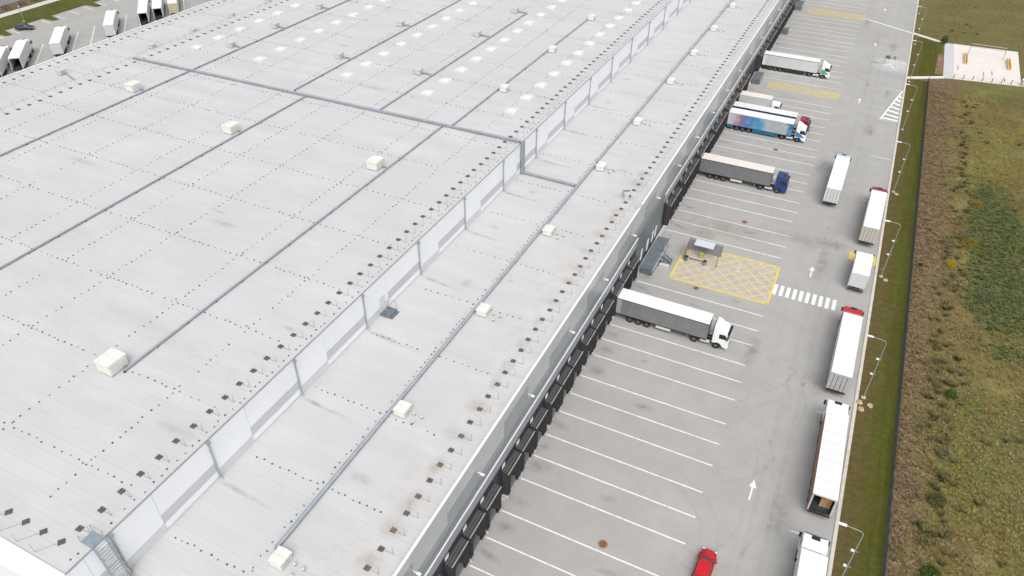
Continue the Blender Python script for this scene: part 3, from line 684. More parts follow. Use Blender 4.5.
def semi(label, loc, rz, cabM, sideM, roofM, rear='doors', rearM=None, style='aero', skirt=None, ribs=0, cargo=False, name='semi_truck', tractor=True, low=None, frontM=None, trimM=None, visor=None, W2=1.275, H_=4.0, group=None, cat='truck', railh=.1):
    t = thing(name, label, cat, loc, rz, group)
    L_ = 13.6
    tr = MB()
    tr.box(0, L_, -W2, -W2+.05, 1.15, H_-.06).box(0, L_, W2-.05, W2, 1.15, H_-.06).box(L_-.06, L_, -W2+.052, W2-.052, 1.15, H_-.06)
    tl = tr.build('trailer', sideM, t)
    MB().box(.02, L_-.065, -W2+.052, W2-.052, 1.1, 1.22).build('floor', CHASS, tl)
    rf = MB().box(-.02, L_+.02, -W2-.015, W2+.015, H_-.055, H_).build('roof', roofM, tl)
    if ribs:
        for k in range(ribs): MB().box(L_*(k+.5)/ribs-.05, L_*(k+.5)/ribs+.05, -W2+.05, W2-.05, H_+.002, H_+.035).build('roof_bow', mat('roof_bow_shade', (.55, .55, .565), .5), rf)
    else:
        for k in range(9): MB().box(L_*(k+.5)/9-.03, L_*(k+.5)/9+.03, -W2+.05, W2-.05, H_+.002, H_+.018).build('roof_bow', mat('faint_roof_bow', (.60, .60, .61), .5), rf)
    trim = trimM or CHASS
    stp = MB()
    for s in (-1, 1) if sideM is not PICT else ():
        for k in range(22): stp.box(.9+k*.56, .94+k*.56, s*(W2+.006)-.005, s*(W2+.006)+.005, 1.22, H_-.8)
    if stp.v: tag(stp.build('curtain_strap', mat('strap_grey', (.21, .21, .215), .7) if sideM in (TARP_G, TARP_D, TARP_O) else mat('strap_light', (.6, .6, .6), .7), tl), kind='stuff')
    for s in (-1, 1):
        MB().box(-.03, L_+.03, s*(W2+.012)-.018, s*(W2+.012)+.018, H_-.06-railh, H_-.06).build('roof_rail', trim, tl)
        MB().box(-.01, L_, s*(W2+.01)-.012, s*(W2+.01)+.012, 1.08, 1.2).build('side_rail', skirt or CHASS, tl)
        MB().box(0, .7, s*(W2+.006)-.006, s*(W2+.006)+.006, 1.22, H_-.17).build('rear_panel', frontM or rearM or sideM, tl)
        MB().box(-.06, .0, s*1.19-.08, s*1.19+.08, 1.1, H_-.06).build('rear_post', rearM or UNITGREY, tl)
        MB().box(-.1, -.06, s*.98-.22, s*.98+.22, .82, .98).build('tail_light', LIGHTR, tl)
        if skirt:
            MB().box(5.6 if tractor else .3, 10.6, s*(W2-.05)-.02, s*(W2-.05)+.02, .35, 1.07).build('side_skirt', skirt, tl)
            MB().box(.1, 1.4, s*(W2-.05)-.02, s*(W2-.05)+.02, .45, 1.07).build('side_skirt', skirt, tl)
        else: MB().box(6.2, 8.4, s*1.15-.08, s*1.15+.08, .55, 1.0).build('pallet_box', DOORW if s < 0 else CHASS, tl)
    MB().box(-.1, -.03, -1.2, 1.2, .78, 1.08).build('rear_bumper', CHASS, tl)
    MB().box(-.07, -.0, -1.1, 1.1, H_-.24, H_-.07).build('rear_header', rearM or UNITGREY, tl)
    if rear == 'doors':
        for s in (-1, 1):
            d = MB().box(-.05, -.005, min(s*.01, s*1.1), max(s*.01, s*1.1), 1.12, H_-.25).build('rear_door', rearM or DOORW, tl)
            lb = MB().cyl((-.075, s*.3, 1.15), (-.075, s*.3, H_-.28), .025, n=6).cyl((-.075, s*.8, 1.15), (-.075, s*.8, H_-.28), .025, n=6)
            lb.build('lock_bar', CHASS, tl)
        MB().box(-.04, .0, -.012, .012, 1.12, H_-.25).build('door_seam', CHASS, tl)
    elif rear == 'open':
        MB().box(.3, L_-.1, -W2+.052, W2-.052, 1.224, 1.24).build('load_floor', mat('dark_teal_floor', (.03, .05, .055), .7, .3, 2), tl)
    ch = MB().box(.2, 13.0, -.45, -.32, .75, 1.08).box(.2, 13.0, .32, .45, .75, 1.08)
    for x in (2.2, 3.5, 4.8): ch.cyl((x, -.9, .52), (x, .9, .52), .09, n=8)
    ch.build('chassis', CHASS, t)
    for x in (2.2, 3.5, 4.8):
        for s in (-1, 1): make_wheel(t, x, s*1.06)
    for s in (-1, 1): MB().box(10.7, 10.84, s*.75-.07, s*.75+.07, .12 if tractor else .01, 1.08).build('landing_leg', GALV, t)
    if tractor:
        MB().box(10.0, 15.8, -.42, -.28, .6, .86).box(10.0, 15.8, .28, .42, .6, .86).box(11.2, 12.6, -.5, .5, .87, 1.02).build('tractor_frame', CHASS, t)
        for s in (-1, 1):
            make_wheel(t, 11.9, s*.98, .5, .5); make_wheel(t, 15.05, s*1.08, .5, .33)
            MB().cyl((12.75, s*.92, .62), (14.1, s*.92, .62), .3, n=12).build('fuel_tank', TANK, t)
        cab(t, 14.4, cabM, style, low=low, visor=visor)
        MB().cyl((13.65, -.3, 1.6), (14.15, -.3, 1.9), .04, n=6).cyl((13.65, .3, 1.6), (14.15, .3, 1.9), .04, n=6).build('air_hose', LIGHTR, t)
    return t
def rigid(label, loc, rz, cabM, boxM, roofM, L_=6.3, H_=3.5, rearM=None):
    t = thing('box_truck', label, 'truck', loc, rz); W2 = 1.25
    b = MB().box(0, L_, -W2, W2, .95, H_-.05, 't').build('cargo_box', boxM, t)
    MB().box(-.03, L_+.03, -W2-.015, W2+.015, H_-.05, H_).build('roof', roofM, b)
    MB().box(-.04, -.004, -W2+.06, W2-.06, 1.0, H_-.2).build('rear_shutter', rearM or DOORW, b)
    for k in range(7): MB().box(-.055, -.044, -W2+.1, W2-.1, 1.2+k*.3, 1.23+k*.3).build('shutter_slat', UNITGREY, b)
    for s in (-1, 1):
        MB().box(-.03, L_, s*W2-.03, s*W2+.03, H_-.15, H_-.055).build('roof_rail', UNITGREY, b)
        MB().box(-.06, -.0, s*W2-.06, s*W2+.06, .9, H_-.055).build('corner_post', UNITGREY, b)
        MB().box(-.1, -.06, s*.9-.2, s*.9+.2, .7, .84).build('tail_light', LIGHTR, b)
    MB().box(-.3, -.1, -1.15, 1.15, .45, .6).build('rear_bumper', CHASS, t)
    MB().box(.1, L_+1.6, -.45, -.3, .6, .94).box(.1, L_+1.6, .3, .45, .6, .94).build('chassis', CHASS, t)
    for s in (-1, 1): make_wheel(t, 1.6, s*.98, .45, .42); make_wheel(t, L_+1.35, s*1.06, .45, .3)
    cab(t, L_+.15, cabM, 'small')
    return t
def paint(n, c, r=.35, v=.05, **k): return mat(n, c, r, v, 1.0, spec=.5, **k)
P_WHITE = paint('white_truck_paint', (.80, .80, .80)); P_RED = paint('red_truck_paint', (.42, .025, .03)); P_BLUE = paint('blue_truck_paint', (.02, .045, .16))
P_CRIM = paint('crimson_truck_paint', (.24, .02, .04)); P_GREEN = paint('green_truck_paint', (.07, .36, .17)); P_LBLUE = paint('light_blue_paint', (.05, .18, .46)); P_TEAL = paint('teal_skirt_paint', (.01, .13, .22))
TARP_G = mat('grey_tarpaulin', (.19, .19, .19), .6, .14, .8, bump=.3); TARP_D = mat('charcoal_tarpaulin', (.17, .17, .175), .6, .12, .8, bump=.3)
TARP_O = mat('orange_tarpaulin', (.36, .19, .11), .6, .15, .8, bump=.3); TARP_W = mat('white_tarpaulin', (.72, .72, .72), .6, .06, .8, bump=.3); TARP_L = mat('light_grey_tarpaulin', (.55, .56, .56), .6, .08, .8, bump=.3)
R_WHITE = mat('white_trailer_roof', (.78, .78, .785), .5, .08, .9, stretch=(.25, 1.5, 1)); R_CREAM = mat('cream_trailer_roof', (.70, .655, .61), .6, .08, .8); R_GREY = mat('dusty_white_roof', (.70, .70, .68), .6, .10, .8)
BEIGE = mat('beige_doors', (.50, .47, .41), .6, .12, 2); DGREY = mat('dirty_grey_doors', (.42, .42, .41), .6, .16, 1.5)
q = NT('printed_picture_side', .5, .4)
tc = q.node('ShaderNodeTexCoord'); q.pos = tc.outputs['Object']; x_, y_, z_ = q.sep()
f = q.math('ADD', q.math('DIVIDE', x_, 13.6), q.math('MULTIPLY', q.math('SUBTRACT', q.noise(.5, 3), .5), .28))
c = q.ramp(f, [(.02, (.55, .56, .58)), (.09, (.45, .42, .48)), (.16, (.34, .17, .22)), (.26, (.15, .17, .36)), (.36, (.05, .19, .40)), (.50, (.08, .27, .47)), (.60, (.38, .41, .44)), (.74, (.34, .36, .38)), (.90, (.36, .39, .40)), (.935, (.02, .16, .30)), (1, (.03, .22, .42))])
c = q.mix(q.math('MULTIPLY', q.ramp(q.noise(.8, 6, None, .6), [(.45, 0), (.7, 1)]), .35), c, (.55, .52, .5)); q.out(c); PICT = q.M
XD = -22.5
semi('docked truck with dark grey curtain trailer and white cab, nearest of the docked trucks', (XD, 83.95, 0), 0, P_WHITE, TARP_G, R_WHITE, frontM=mat('pale_rear_panel', (.34, .36, .36), .5))
semi('docked truck with grey trailer, cream roof and dark blue cab', (XD, 132.7, 0), 0, P_BLUE, TARP_D, R_CREAM, style='flat')
semi('docked truck with a printed picture trailer, white and blue cab', (XD, 156.7, 0), 0, P_WHITE, PICT, R_WHITE, skirt=P_TEAL, low=P_LBLUE, trimM=P_WHITE)
semi('docked truck with white trailer, navy roof edge and crimson cab', (XD, 160.4, 0), 0, P_CRIM, TARP_W, R_GREY, style='flat', railh=.75, trimM=mat('navy_trim', (.015, .02, .13), .5), frontM=mat('navy_trim', (.015, .02, .13), .5))
rigid('short docked box truck with cream roof and small white cab', (XD, 168.0, 0), 0, P_WHITE, TARP_L, R_CREAM, 7.0, 3.7)
semi('docked truck with all white trailer and white and green cab, farthest of the docked trucks', (XD, 196.4, 0), 0, P_WHITE, TARP_L, R_WHITE, low=P_GREEN, frontM=TARP_W, skirt=CHASS)
H90 = math.pi/2
semi('truck driving up the lane with white trailer, grey rear doors and pale blue cab edge', (2.15, 130.6, 0), H90-.01, paint('pale_blue_paint', (.5, .58, .75)), TARP_L, R_WHITE, rearM=DOORW, style='flat', visor=P_LBLUE)
semi('truck parked at the kerb with beige rear doors and crimson cab edge', (9.4, 119.7, 0), H90-.02, P_CRIM, TARP_W, R_WHITE, rearM=BEIGE, style='flat')
rigid('short white box truck parked at the kerb by a small yellow hatching', (9.15, 105.6, 0), H90-.02, P_WHITE, TARP_L, R_WHITE, 6.2, 3.5)
semi('truck parked at the kerb with bright red cab and ridged grey rear doors', (9.0, 80.4, 0), H90-.005, P_RED, TARP_W, R_WHITE, rearM=DGREY, style='flat', trimM=UNITGREY)
tO = semi('truck parked at the kerb with orange side curtain and open rear showing pallets', (9.6, 59.6, 0), H90+.02, P_WHITE, TARP_O, R_WHITE, rear='open', style='flat', ribs=9, trimM=P_WHITE)
semi('white truck parked at the kerb at the bottom edge of the picture', (9.8, 38.3, 0), H90+.02, P_WHITE, TARP_W, R_WHITE, style='flat', trimM=P_WHITE)
# marker lamps on the red truck, cargo in the open trailer
BOXM = mat('brown_cardboard', (.46, .28, .12), .8, .2, 4); PAL = mat('pallet_wood', (.40, .28, .16), .9, .2, 5)
for i in range(4):
    t = thing('pallet_load', 'pallet of brown cartons in the open truck, %s from its tail' % ORD[i], 'pallet', (9.6+.42-.02*i, 60.9+1.35*i, 1.245), .02, 'pallets in the open trailer')
    pl = MB()
    for k in range(5): pl.box(-.6+k*.26, -.44+k*.26, -.5, .5, .11, .135)
    for k in (-.5, -.05, .4): pl.box(-.6, .6, k, k+.1, .0, .107)
    pl.build('pallet', PAL, t)
    for a in range(3):
        for b in range(2):
            for h in range(4):
                if random.random() < .12 and h == 3: continue
                MB().box(-.58+a*.39, -.21+a*.39, -.48+b*.49, -.02+b*.49, .14+h*.4, .52+h*.4).build('carton', BOXM, t)
# trailers in the angled bays on the far side
AD = math.atan2(.69, -.72)
FAR = [(-189.1, 101.0, 'open', 'white trailer with open dark rear at the left picture edge'), (-189.1, 106.8, 'open', 'white trailer with open dark rear, second from the left in the far yard'), (-189.4, 118.5, 'doors', 'white trailer with closed rear doors alone in the far yard, nearest the dark car'), (-189.0, 134.9, 'doors', 'white trailer with closed rear doors alone in the far yard, right of the tall lamp'),
       (-189.4, 147.0, 'open', 'white trailer with open rear, leftmost of three side by side in the far yard'), (-189.1, 152.1, 'open', 'white trailer with open rear, middle of three side by side in the far yard'), (-188.6, 157.5, 'doors', 'white trailer with yellowish rear doors, right of three side by side in the far yard'), (-188.4, 174, 'doors', 'dark red trailer cut by the top edge of the picture')]
for x, y, r, lb in FAR:
    semi(lb, (x, y, 0), AD, P_WHITE, TARP_W if 'red' not in lb else P_CRIM, R_WHITE if 'red' not in lb else P_CRIM, rear=r, rearM=(mat('yellowish_doors', (.52, .46, .30), .6) if 'yellow' in lb else None), style='flat', trimM=P_WHITE, cat='trailer', name='trailer_truck')
for y in (101.6, 107.2, 112.6, 118, 123.7, 129.3, 135, 140.7, 146.3, 152, 157.6, 163.3):
    strip_mesh(-191.0, y, -203.0, y+11.4, .22).build('bay_line', W_WORN, lyard)
for i in range(14):
    y = 112+4.9*i; strip_mesh(-216.3, y, -220.6, y+.3, .25).build('bay_line', W_WORN, lyard)
# ------------------------------------------------------------------ cars
def car(label, loc, rz, M, L_=4.5):
    t = thing('car', label, 'car', loc, rz); k = L_/4.5
    # lofted body: stations along x with half width, sill, shoulder
    st = [(-2.25, .62, .45, .70), (-2.15, .80, .30, .92), (-1.6, .88, .24, .98), (-.6, .90, .22, .96), (.5, .90, .22, .94), (1.3, .88, .24, .90), (1.95, .80, .30, .78), (2.2, .62, .42, .66), (2.27, .45, .45, .6)]
    b = MB()
    for x, w, z0, z1 in st:
        b.v += [(x*k, -w*.92, z0), (x*k, -w, (z0+z1)/2), (x*k, -w*.93, z1), (x*k, 0, z1+.04), (x*k, w*.93, z1), (x*k, w, (z0+z1)/2), (x*k, w*.92, z0)]
    for i in range(len(st)-1):
        for j in range(7): b.f.append((i*7+j, (i+1)*7+j, (i+1)*7+(j+1) % 7, i*7+(j+1) % 7))
    n = len(st)-1; b.f += [tuple(range(6, -1, -1)), tuple(n*7+j for j in range(7))]
    body = b.build('body', M, t)
    for p in body.data.polygons: p.use_smooth = True
    # cabin glass and roof
    cb = MB(); lo = [(-2.0, .76, .93), (-.5, .80, .95), (.85, .79, .93), (1.15, .72, .90)]; hi = [(-1.55, .58, 1.42), (-.6, .62, 1.46), (.1, .61, 1.46), (.42, .57, 1.41)]
    for (x, w, z), (x2, w2, z2) in zip(lo, hi): cb.v += [(x*k, -w, z), (x2*k, -w2, z2), (x2*k, w2, z2), (x*k, w, z)]
    for i in range(3):
        for j in range(3): cb.f.append((i*4+j, (i+1)*4+j, (i+1)*4+j+1, i*4+j+1))
    cb.f += [(3, 2, 1, 0), (12, 13, 14, 15)]
    gl = cb.build('cabin_glass', GLASS, t)
    r = MB()
    for x2, w2, z2 in hi: r.v += [(x2*k, -w2-.02, z2+.012), (x2*k, 0, z2+.05), (x2*k, w2+.02, z2+.012)]
    for i in range(3):
        for j in range(2): r.f.append((i*3+j, (i+1)*3+j, (i+1)*3+j+1, i*3+j+1))
    ro_ = r.build('roof', M, t)
    for p in ro_.data.polygons: p.use_smooth = True
    for s in (-1, 1):
        pl = MB()
        for xl, wl, zl, xh, wh2, zh in ((-2.0, .77, .93, -1.55, .59, 1.42), (-.45, .81, .95, -.5, .63, 1.46), (1.15, .73, .90, .42, .58, 1.41)):
            pl.cyl((xl*k, s*wl, zl), (xh*k, s*wh2, zh), .04, n=6)
        pl.build('pillar', M, t)
        MB().box(.75*k, .92*k, s*.98-.1, s*.98+.1, .95, 1.08).build('mirror', M, t)
        MB().box(2.0*k, 2.17*k, s*.62-.14, s*.62+.14, .62, .72).build('headlight', LAMPW, t)
        MB().box(-2.24*k, -2.12*k, s*.62-.12, s*.62+.12, .72, .88).build('tail_light', LIGHTR, t)
        for x in (-1.38, 1.38): make_wheel(t, x*k, s*.8, .32, .22)
    return t
car('red car at the bottom of the picture, driving up the yard', (-.2, 47.55, 0), H90-.03, paint('red_car_paint', (.50, .012, .02), .25), 4.8)
car('dark car parked at the grass edge of the far yard, top left', (-217.6, 129.4, .1), .62, paint('black_car_paint', (.02, .024, .035), .25), 4.9)
car('dark car cut by the left picture edge in the far yard', (-210.8, 113.2, 0), .62, paint('black_car_paint', (.02, .024, .035), .25))
# ------------------------------------------------------------------ lamp posts
POLE = mat('lamp_post_grey', (.33, .35, .35), .45, .06, 2, metal=.2)
def lamp(label, loc, rz=math.pi, h=10, group='lamp posts along the kerb'):
    t = thing('lamp_post', label, 'lamp post', loc, rz, group)
    MB().box(-.25, .25, -.25, .25, .002, .12).build('base', CONC, t)
    p = MB().cyl((0, 0, .12), (0, 0, h-.5), .075, .045, 10); p.build('pole', POLE, t)
    a = MB(); pr = None
    for k in range(5):
        th = k/4*math.pi/2; c_ = (.5-.5*math.cos(th), 0, h-.5+.5*math.sin(th))
        if pr: a.cyl(pr, c_, .042, n=8)
        pr = c_
    a.cyl(pr, (1.75, 0, h+.08), .04, n=8).build('arm', POLE, t)
    MB().box(1.6, 2.35, -.13, .13, h+.02, h+.12).build('lamp_head', LAMPW, t)
    for z in (4.3, 6.9):
        f = MB().box(.08, .38, -.11, .11, z-.06, z+.08).build('floodlight', LAMPW, t)
        MB().box(-.3, -.08, -.03, .03, z, z+.05).build('bracket', POLE, f)
    return t
for i, y in enumerate((53.4, 81.8, 111.8, 142.0, 172.4, 203.0, 233.5, 264)):
    lamp('grey lamp post with bent arm on the grass beside the kerb, %s from the bottom' % ORD[i], (12.6, y-(1.9 if i == 0 else 0), .05))
lamp('grey lamp post standing on the grass behind the dark car, top left', (-224.5, 134.0, .09), 0, 9, 'far yard lamp posts')
# ------------------------------------------------------------------ fence along the grass strip
FEN = mat('anthracite_fence', (.05, .058, .066), .5, .2, 4)
fen = thing('mesh_fence', 'dark wire mesh fence between the mown strip and the brown verge', 'fence', (16.75, 0, 0))
pw = MB(); PW = 2.5
for k in range(17): pw.box(-.012, .012, k*.15+.01, k*.15+.024, .05, 1.6)
for z in (.06, .55, 1.05, 1.55): pw.box(-.012, .012, .0, PW-.06, z, z+.03)
pm = pw.mesh('panel'); pm.materials.append(FEN)
pp = MB().box(-.04, .04, -.03, .03, -.02, 1.75).mesh('post'); pp.materials.append(FEN)
k = 0; y = 30
while y < 203:
    o = obj('post', pp, None, fen); o.location = (0, y, 0)
    o = obj('panel', pm, None, fen); o.location = (0, y+.03, 0); y += PW
tag(MB().sheet([(16.9, -50), (17.1, -50), (17.1, 204), (16.9, 204)], .008).build('soil_edge', mat('dark_soil', (.05, .045, .035), 1, .4, 2, coords='World')), kind='structure')
# ------------------------------------------------------------------ shelter inside the yellow hatching
t = thing('shelter', 'small grey frame shelter with pale roof panel inside the yellow hatching', 'shelter', (-14.7, 104.0, 0))
SF = mat('shelter_frame', (.15, .15, .155), .5, .2, 3)
for x in (-2.7, 2.7):
    for y in (-1.6, 1.6): MB().box(x-.06, x+.06, y-.06, y+.06, .012, 2.3).build('post', SF, t)
for y in (-1.6, 1.6): MB().box(-2.63, 2.63, y-.04, y+.04, 2.2, 2.28).build('top_rail', SF, t)
for x in (-2.7, 2.7): MB().box(x-.04, x+.04, -1.53, 1.53, 2.2, 2.28).build('top_rail', SF, t)
MB().box(-1.7, 1.5, -.2, 1.75, 2.31, 2.37).build('roof_panel', mat('pale_roof_panel', (.56, .59, .64), .4, .06, 1), t)
MB().box(-2.6, 2.6, 1.58, 1.62, .3, 2.1).build('back_panel', mat('smoked_panel', (.24, .25, .26), .2, .1, 1), t)
MB().box(-2.72, -2.68, -1.4, 1.4, .3, 2.1).build('side_panel', mat('smoked_panel', (.24, .25, .26), .2, .1, 1), t)
t = thing('bench', 'low pale bench along the front of the shelter', 'bench', (-15.1, 102.9, 0))
MB().box(-1.5, 1.2, -.22, .22, .4, .47).build('seat', mat('lilac_bench', (.5, .46, .5), .6), t)
for x in (-1.3, 1.0): MB().box(x-.06, x+.06, -.2, .2, .012, .395).build('leg', SF, t)
t = thing('pallet_truck', 'yellow-green pallet truck parked inside the shelter', 'pallet truck', (-14.9, 104.3, .012))
MB().box(-.3, .3, -.55, .1, .08, .9).build('motor_cover', mat('lime_paint', (.45, .50, .05), .5), t); MB().box(-.3, -.1, .1, 1.2, .06, .16).box(.1, .3, .1, 1.2, .06, .16).build('fork', SF, t); MB().cyl((0, -.5, .9), (0, -.9, 1.25), .03, n=6).build('handle', SF, t)
for i, (x, y, M) in enumerate(((-13.9, 102.2, mat('mauve_bin', (.28, .22, .26), .6)), (-17.0, 102.2, SF))):
    t = thing('waste_bin', ('mauve waste bin at the front middle of the shelter', 'dark waste bin by the left post of the shelter')[i], 'bin', (x, y, .012))
    MB().cyl((0, 0, .0), (0, 0, .8), .26, .32, 12).build('bin_body', M, t); MB().cyl((0, 0, .803), (0, 0, .88), .33, .25, 12).build('lid', BLACK, t)
t = thing('barrier', 'thin white upright barrier frame on the yellow hatching', 'barrier', (-8.6, 103.4, .02))
MB().cyl((0, -.5, 0), (0, -.5, 1.1), .03, n=6).cyl((0, .5, 0), (0, .5, 1.1), .03, n=6).cyl((0, -.5, 1.08), (0, .5, 1.08), .03, n=6).build('frame', WHITE, t)
MB().box(-.3, .3, -.55, -.45, -.008, .02).box(-.3, .3, .45, .55, -.008, .02).build('foot', WHITE, t)
# ------------------------------------------------------------------ structures on the concrete pad
AMB = mat('amber_paint', (.78, .55, .20), .6, .1, 2)
for i, x in enumerate((25.0, 35.2)):
    t = thing('amber_ramp', ('amber wedge ramp on the left of the concrete pad', 'amber wedge ramp on the right of the concrete pad')[i], 'ramp', (x, 226.5 if i == 0 else 227, .142))
    for k, dx in enumerate((0, .55)): MB().prism([(dx, 0), (dx+.22, 0), (dx+.16, .8), (dx+.04, .8)], -4, 4).build('ramp_beam', AMB, t)
    MB().box(.2, .56, -3.5, -3.4, .3, .4).box(.2, .56, 3.4, 3.5, .3, .4).build('brace', GALV, t)
t = thing('steel_gantry', 'thin dark steel gantry frame spanning the concrete pad between the amber ramps', 'gantry', (30.2, 231, .142))
for x in (-4.2, 4.2):
    MB().cyl((x, 0, 0), (x, 0, 3), .06, n=6).build('post', SF, t)
MB().cyl((-4.2, 0, 3), (4.2, 0, 3), .06, n=6).build('beam', GALV, t); MB().cyl((-4.2, 0, 2.2), (4.2, 0, 2.2), .035, n=6).build('rail', SF, t)
t = thing('pad_railing', 'low dark railing along the near edge of the concrete pad', 'railing', (22.6, 210.55, .142))
for k in range(8):
    x = k*2.15; MB().box(x-.08, x+.08, x*.15-.08, x*.15+.08, 0, 1.1).build('post', SF, t)
MB().cyl((0, 0, 1.05), (15.05, 2.26, 1.05), .03, n=6).cyl((0, 0, .55), (15.05, 2.26, .55), .025, n=6).build('rail', GALV, t)
for i, (x, y) in enumerate(((23.6, 219), (29.5, 217), (31.5, 218.5), (34.2, 215))):
    MB().box(x-.25, x+.25, y-2.2, y+2.2, .144, .152)
    o = thing('wheel_stop', 'dark rubber wheel stop on the concrete pad, %s from the left' % ORD[i], 'wheel stop', (x, y, .142))
    MB().prism([(-.12, 0), (.12, 0), (.06, .14), (-.06, .14)], -1.5, 1.5).build('rubber_bar', mat('grey_rubber', (.30, .28, .27), .9), o)
t = thing('hydrant_cabinet', 'small grey cabinet at the far right corner of the concrete pad', 'cabinet', (38.3, 213.2, 0))
MB().box(-.6, .6, -.5, .5, -.01, 1.5).build('box', UNITGREY, t, .03); MB().box(-.66, .66, -.56, .56, 1.5, 1.58).build('lid', WHITE, t)
# kerbside hydrant clutter by the lamp, and stones
for i, (x, y) in enumerate(((12.25, 80.6), (12.5, 79.4), (13.5, 80.6), (13.3, 111.0), (13.2, 141.3))):
    me = bpy.data.meshes.new('stone'); bm = bmesh.new(); bmesh.ops.create_icosphere(bm, subdivisions=2, radius=.42)
    for v in bm.verts: v.co *= 1+.35*noise.noise(v.co*3+Vector((i, 0, 0))); v.co.z *= .45
    bm.to_mesh(me); bm.free()
    o = obj('boulder', me, mat('tan_stone', (.42, .31, .20), .95, .2, 3)); o.location = (x, y, .12); o.rotation_euler = (0, 0, i)
    tag(o, 'tan stone lying by the lamp post, %s along the kerb' % ORD[i], 'stone', 'stones by the lamp posts')
# ------------------------------------------------------------------ person in a yellow jacket
t = thing('person', 'person in yellow hi-vis jacket and dark trousers on the white patch', 'person', (8.3, 218.0, .004), 2.5)
me = bpy.data.meshes.new('body')
J = [((0, 0, .98), .16), ((0, 0, 1.25), .17), ((0, 0, 1.45), .15), ((0, .02, 1.56), .06), ((0, .04, 1.68), .105), ((0, .03, 1.78), .08), ((.12, .02, .90), .10), ((.14, .08, .5), .075), ((.14, .0, .1), .055), ((.14, .16, .04), .045), ((-.12, 0, .90), .10), ((-.14, -.1, .5), .075), ((-.14, -.22, .1), .055), ((-.14, -.08, .04), .045), ((.2, 0, 1.43), .075), ((.29, .06, 1.17), .055), ((.24, .28, 1.05), .045), ((-.2, 0, 1.43), .075), ((-.29, .06, 1.17), .055), ((-.22, .28, 1.05), .045)]
E_ = [(0, 1), (1, 2), (2, 3), (3, 4), (4, 5), (0, 6), (6, 7), (7, 8), (8, 9), (0, 10), (10, 11), (11, 12), (12, 13), (2, 14), (14, 15), (15, 16), (2, 17), (17, 18), (18, 19)]
me.from_pydata([j[0] for j in J], E_, []); q = NT('person_clothes', .8, .2); tc = q.node('ShaderNodeTexCoord'); q.pos = tc.outputs['Object']; z_ = q.sep()[2]
q.out(q.ramp(q.math('DIVIDE', z_, 2), [(.0, (.03, .03, .035)), (.45, (.03, .03, .04)), (.455, (.62, .62, .05)), (.775, (.62, .62, .05)), (.78, (.45, .28, .2)), (.87, (.45, .28, .2)), (.875, (.06, .04, .03))])); 
bo = obj('body', me, q.M, t); sm = bo.modifiers.new('skin', 'SKIN'); bo.modifiers.new('sub', 'SUBSURF').levels = 2; bo.modifiers['sub'].render_levels = 2
for i, j in enumerate(J): me.skin_vertices[0].data[i].radius = (j[1], j[1])
me.skin_vertices[0].data[0].use_root = True
t = thing('cleaning_cart', 'small dark cleaning cart beside the person in yellow', 'cart', (6.6, 218.4, .004), .4)
MB().box(-.5, .5, -.3, .3, .25, .75).build('tank', SF, t, .05); MB().cyl((-.5, 0, .7), (-.85, 0, 1.05), .03, n=6).build('handle', GALV, t)
for s in (-1, 1): make_wheel(t, .25, s*.36, .2, .08)
# ------------------------------------------------------------------ rough grass, weeds and shrubs of the field
def tufts(name, n, accept, hmin, hmax, wid, M, label, blades=5, spread=.3, ):
    b = MB(); c = 0; tries = 0
    while c < n and tries < n*14:
        tries += 1
        y = 42+260*random.random()**1.25; x = random.uniform(17.4, 24+y*.17)
        p = accept(x, y)*(1 if y < 200 else .25)
        if random.random() > p: continue
        c += 1; h = random.uniform(hmin, hmax)
        for k in range(blades):
            a = random.uniform(0, 6.283); r = random.uniform(.3, 1)*spread; hh = h*random.uniform(.6, 1.1)
            px, py = x+math.cos(a)*r*.4, y+math.sin(a)*r*.4; tx, ty = x+math.cos(a)*r*1.6, y+math.sin(a)*r*1.6
            dx, dy = -math.sin(a)*wid, math.cos(a)*wid; i0 = len(b.v)
            b.v += [(px-dx, py-dy, -.02), (px+dx, py+dy, -.02), (tx+dx*.5, ty+dy*.5, hh), (tx-dx*.5, ty-dy*.5, hh)]; b.f.append((i0, i0+1, i0+2, i0+3))
    o = b.build(name, M); tag(o, label, 'grass', kind='stuff'); return o
nf = lambda x, y, s, o=0: .5+.5*noise.noise(Vector((x*s+o, y*s+o*.7, o)))
def vergef(x, y): return max(0, min(1, (18.9+.033*(y-56)+(4.0*(nf(x, y, .12, 3)-.5)+2.4*(nf(x, y, .5, 9)-.5))*2-x)/2.6))
def padok(x, y): return not (17 < x < 40 and 203 < y < 243)
def leafm(name, c1, c2): return mat(name, c1, .9, 0, .9, col2=c2, coords='World', spec=.1)
tufts('dry_grass', 10000, lambda x, y: padok(x, y)*(vergef(x, y)*.9+.10), .08, .3, .045, leafm('dry_grass', (.125, .084, .045), (.36, .262, .16)), 'dry brown grass on the verge beyond the fence', 7, .22)
tufts('wild_grass', 10000, lambda x, y: padok(x, y)*(1-vergef(x, y)*.93)*(.15+.9*nf(x, y, .07, 11)), .06, .24, .045, leafm('wild_grass', (.165, .138, .042), (.31, .265, .10)), 'olive and straw coloured rough grass of the field', 6, .22)
tufts('green_weeds', 7000, lambda x, y: padok(x, y)*(1-vergef(x, y)*.96)*max(0, min(1, (.5*nf(x, y, .06, 21)+.4*nf(x, y, .3, 5)+.75*math.exp(-((x-30)/7)**2-((y-126)/28)**2)-.74)*3.0)), .1, .36, .06, leafm('green_weeds', (.070, .092, .028), (.175, .20, .085)), 'dense green weeds in patches of the field', 8, .26)
tufts('yellow_weeds', 1500, lambda x, y: padok(x, y)*(1-vergef(x, y))*max(0, min(1, (nf(x, y, .1, 41)-.55)*1.5)), .15, .4, .05, leafm('yellow_weeds', (.19, .16, .03), (.30, .25, .08)), 'yellowish weeds scattered in the field', 6, .3)
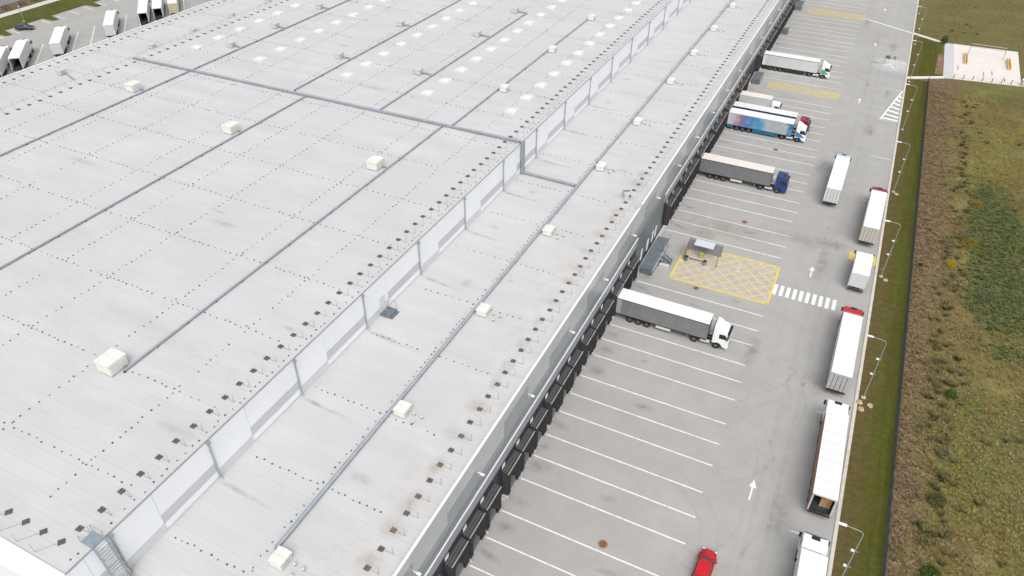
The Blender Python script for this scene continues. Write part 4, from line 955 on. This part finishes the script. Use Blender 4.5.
tufts('tall_weeds', 260, lambda x, y: padok(x, y)*(math.exp(-((x-21.8-.03*(y-80))/1.8)**2)*.9+.02), .3, .8, .05, leafm('tall_weeds', (.05, .06, .02), (.20, .18, .085)), 'clumps of taller weeds along the edge of the verge', 26, .5)
def shrub(label, x, y, r, h, c1, c2, n=420, name='shrub', z=0, group=None, mname=None):
    t = thing(name, label, 'shrub', (x, y, z), 0, group); b = MB(); st = MB()
    for k in range(9):
        a = random.uniform(0, 6.28); st.cyl((0, 0, -.03), (math.cos(a)*r*.6, math.sin(a)*r*.6, h*.75), .03, .012, 5)
    for k in range(n):
        a = random.uniform(0, 6.28); e = random.random()**.5; rr = r*e*(.8+.4*noise.noise(Vector((math.cos(a)*2+x, math.sin(a)*2, 0)))); zz_ = h*random.random()**.7*(1.1-.6*e*e)
        c_ = Vector((math.cos(a)*rr, math.sin(a)*rr, zz_+.05)); u = Vector((random.uniform(-1, 1), random.uniform(-1, 1), random.uniform(-.6, .6))).normalized(); v = u.orthogonal().normalized(); s = random.uniform(.06, .16)
        b.quad([c_-u*s, c_+v*s*.5, c_+u*s, c_-v*s*.5])
    b.build('foliage', leafm(mname or name+'_'+str(round(x, 1)), c1, c2), t); st.build('stem', mat('twig', (.10, .07, .04), .9), t)
    return t
shrub('bright yellow flowering bush at the edge of the verge', 22.7, 120.3, .95, .9, (.22, .16, .01), (.42, .31, .02))
shrub('pale straw coloured bush below the yellow bush', 24.2, 115.4, 1.3, .9, (.16, .13, .06), (.34, .28, .15))
shrub('small dark green bush on the brown verge', 23.0, 87.2, 1.0, 1.0, (.03, .06, .015), (.08, .13, .035))
shrub('pale bush with dry heads left of the yellow bush', 22.3, 127.0, 1.5, .9, (.09, .09, .04), (.26, .23, .12))
shrub('olive yellow bush right above the yellow bush', 25.5, 128.5, 1.9, 1.0, (.11, .09, .015), (.24, .19, .04), 600)
shrub('amber coloured bush in the green weeds at upper right', 26.8, 143.5, 1.3, 1.0, (.14, .10, .02), (.30, .20, .05), 500)
shrub('grey-green bush in the weeds at lower right of the yellow bush', 28.2, 113.5, 2.2, 1.1, (.06, .08, .03), (.16, .19, .09), 900)
shrub('dark green clump at the bottom of the verge', 21.3, 57.5, 1.3, .9, (.025, .05, .012), (.08, .11, .03), 600)
shrub('leafy olive clump between verge and field at lower right', 21.7, 68.0, 1.4, .8, (.05, .055, .018), (.14, .13, .05), 600)
shrub('yellow-green clump beside the verge at lower right', 22.3, 76.0, 1.1, .8, (.09, .09, .012), (.19, .18, .03), 450)
shrub('dark shrub at the corner of the grey path', 19.9, 238.0, 1.1, 2.2, (.015, .03, .012), (.05, .08, .03), 700)
for i in range(10):
    shrub('dry bush in the hedge beyond the far footpath, %s from the left' % ORD[i], -239.5+random.uniform(-.6, .6), 134+5*i, 1.7, 1.3, (.04, .05, .02), (.12, .11, .05), 260, group='hedge bushes beyond the footpath', mname='hedge_leaf')
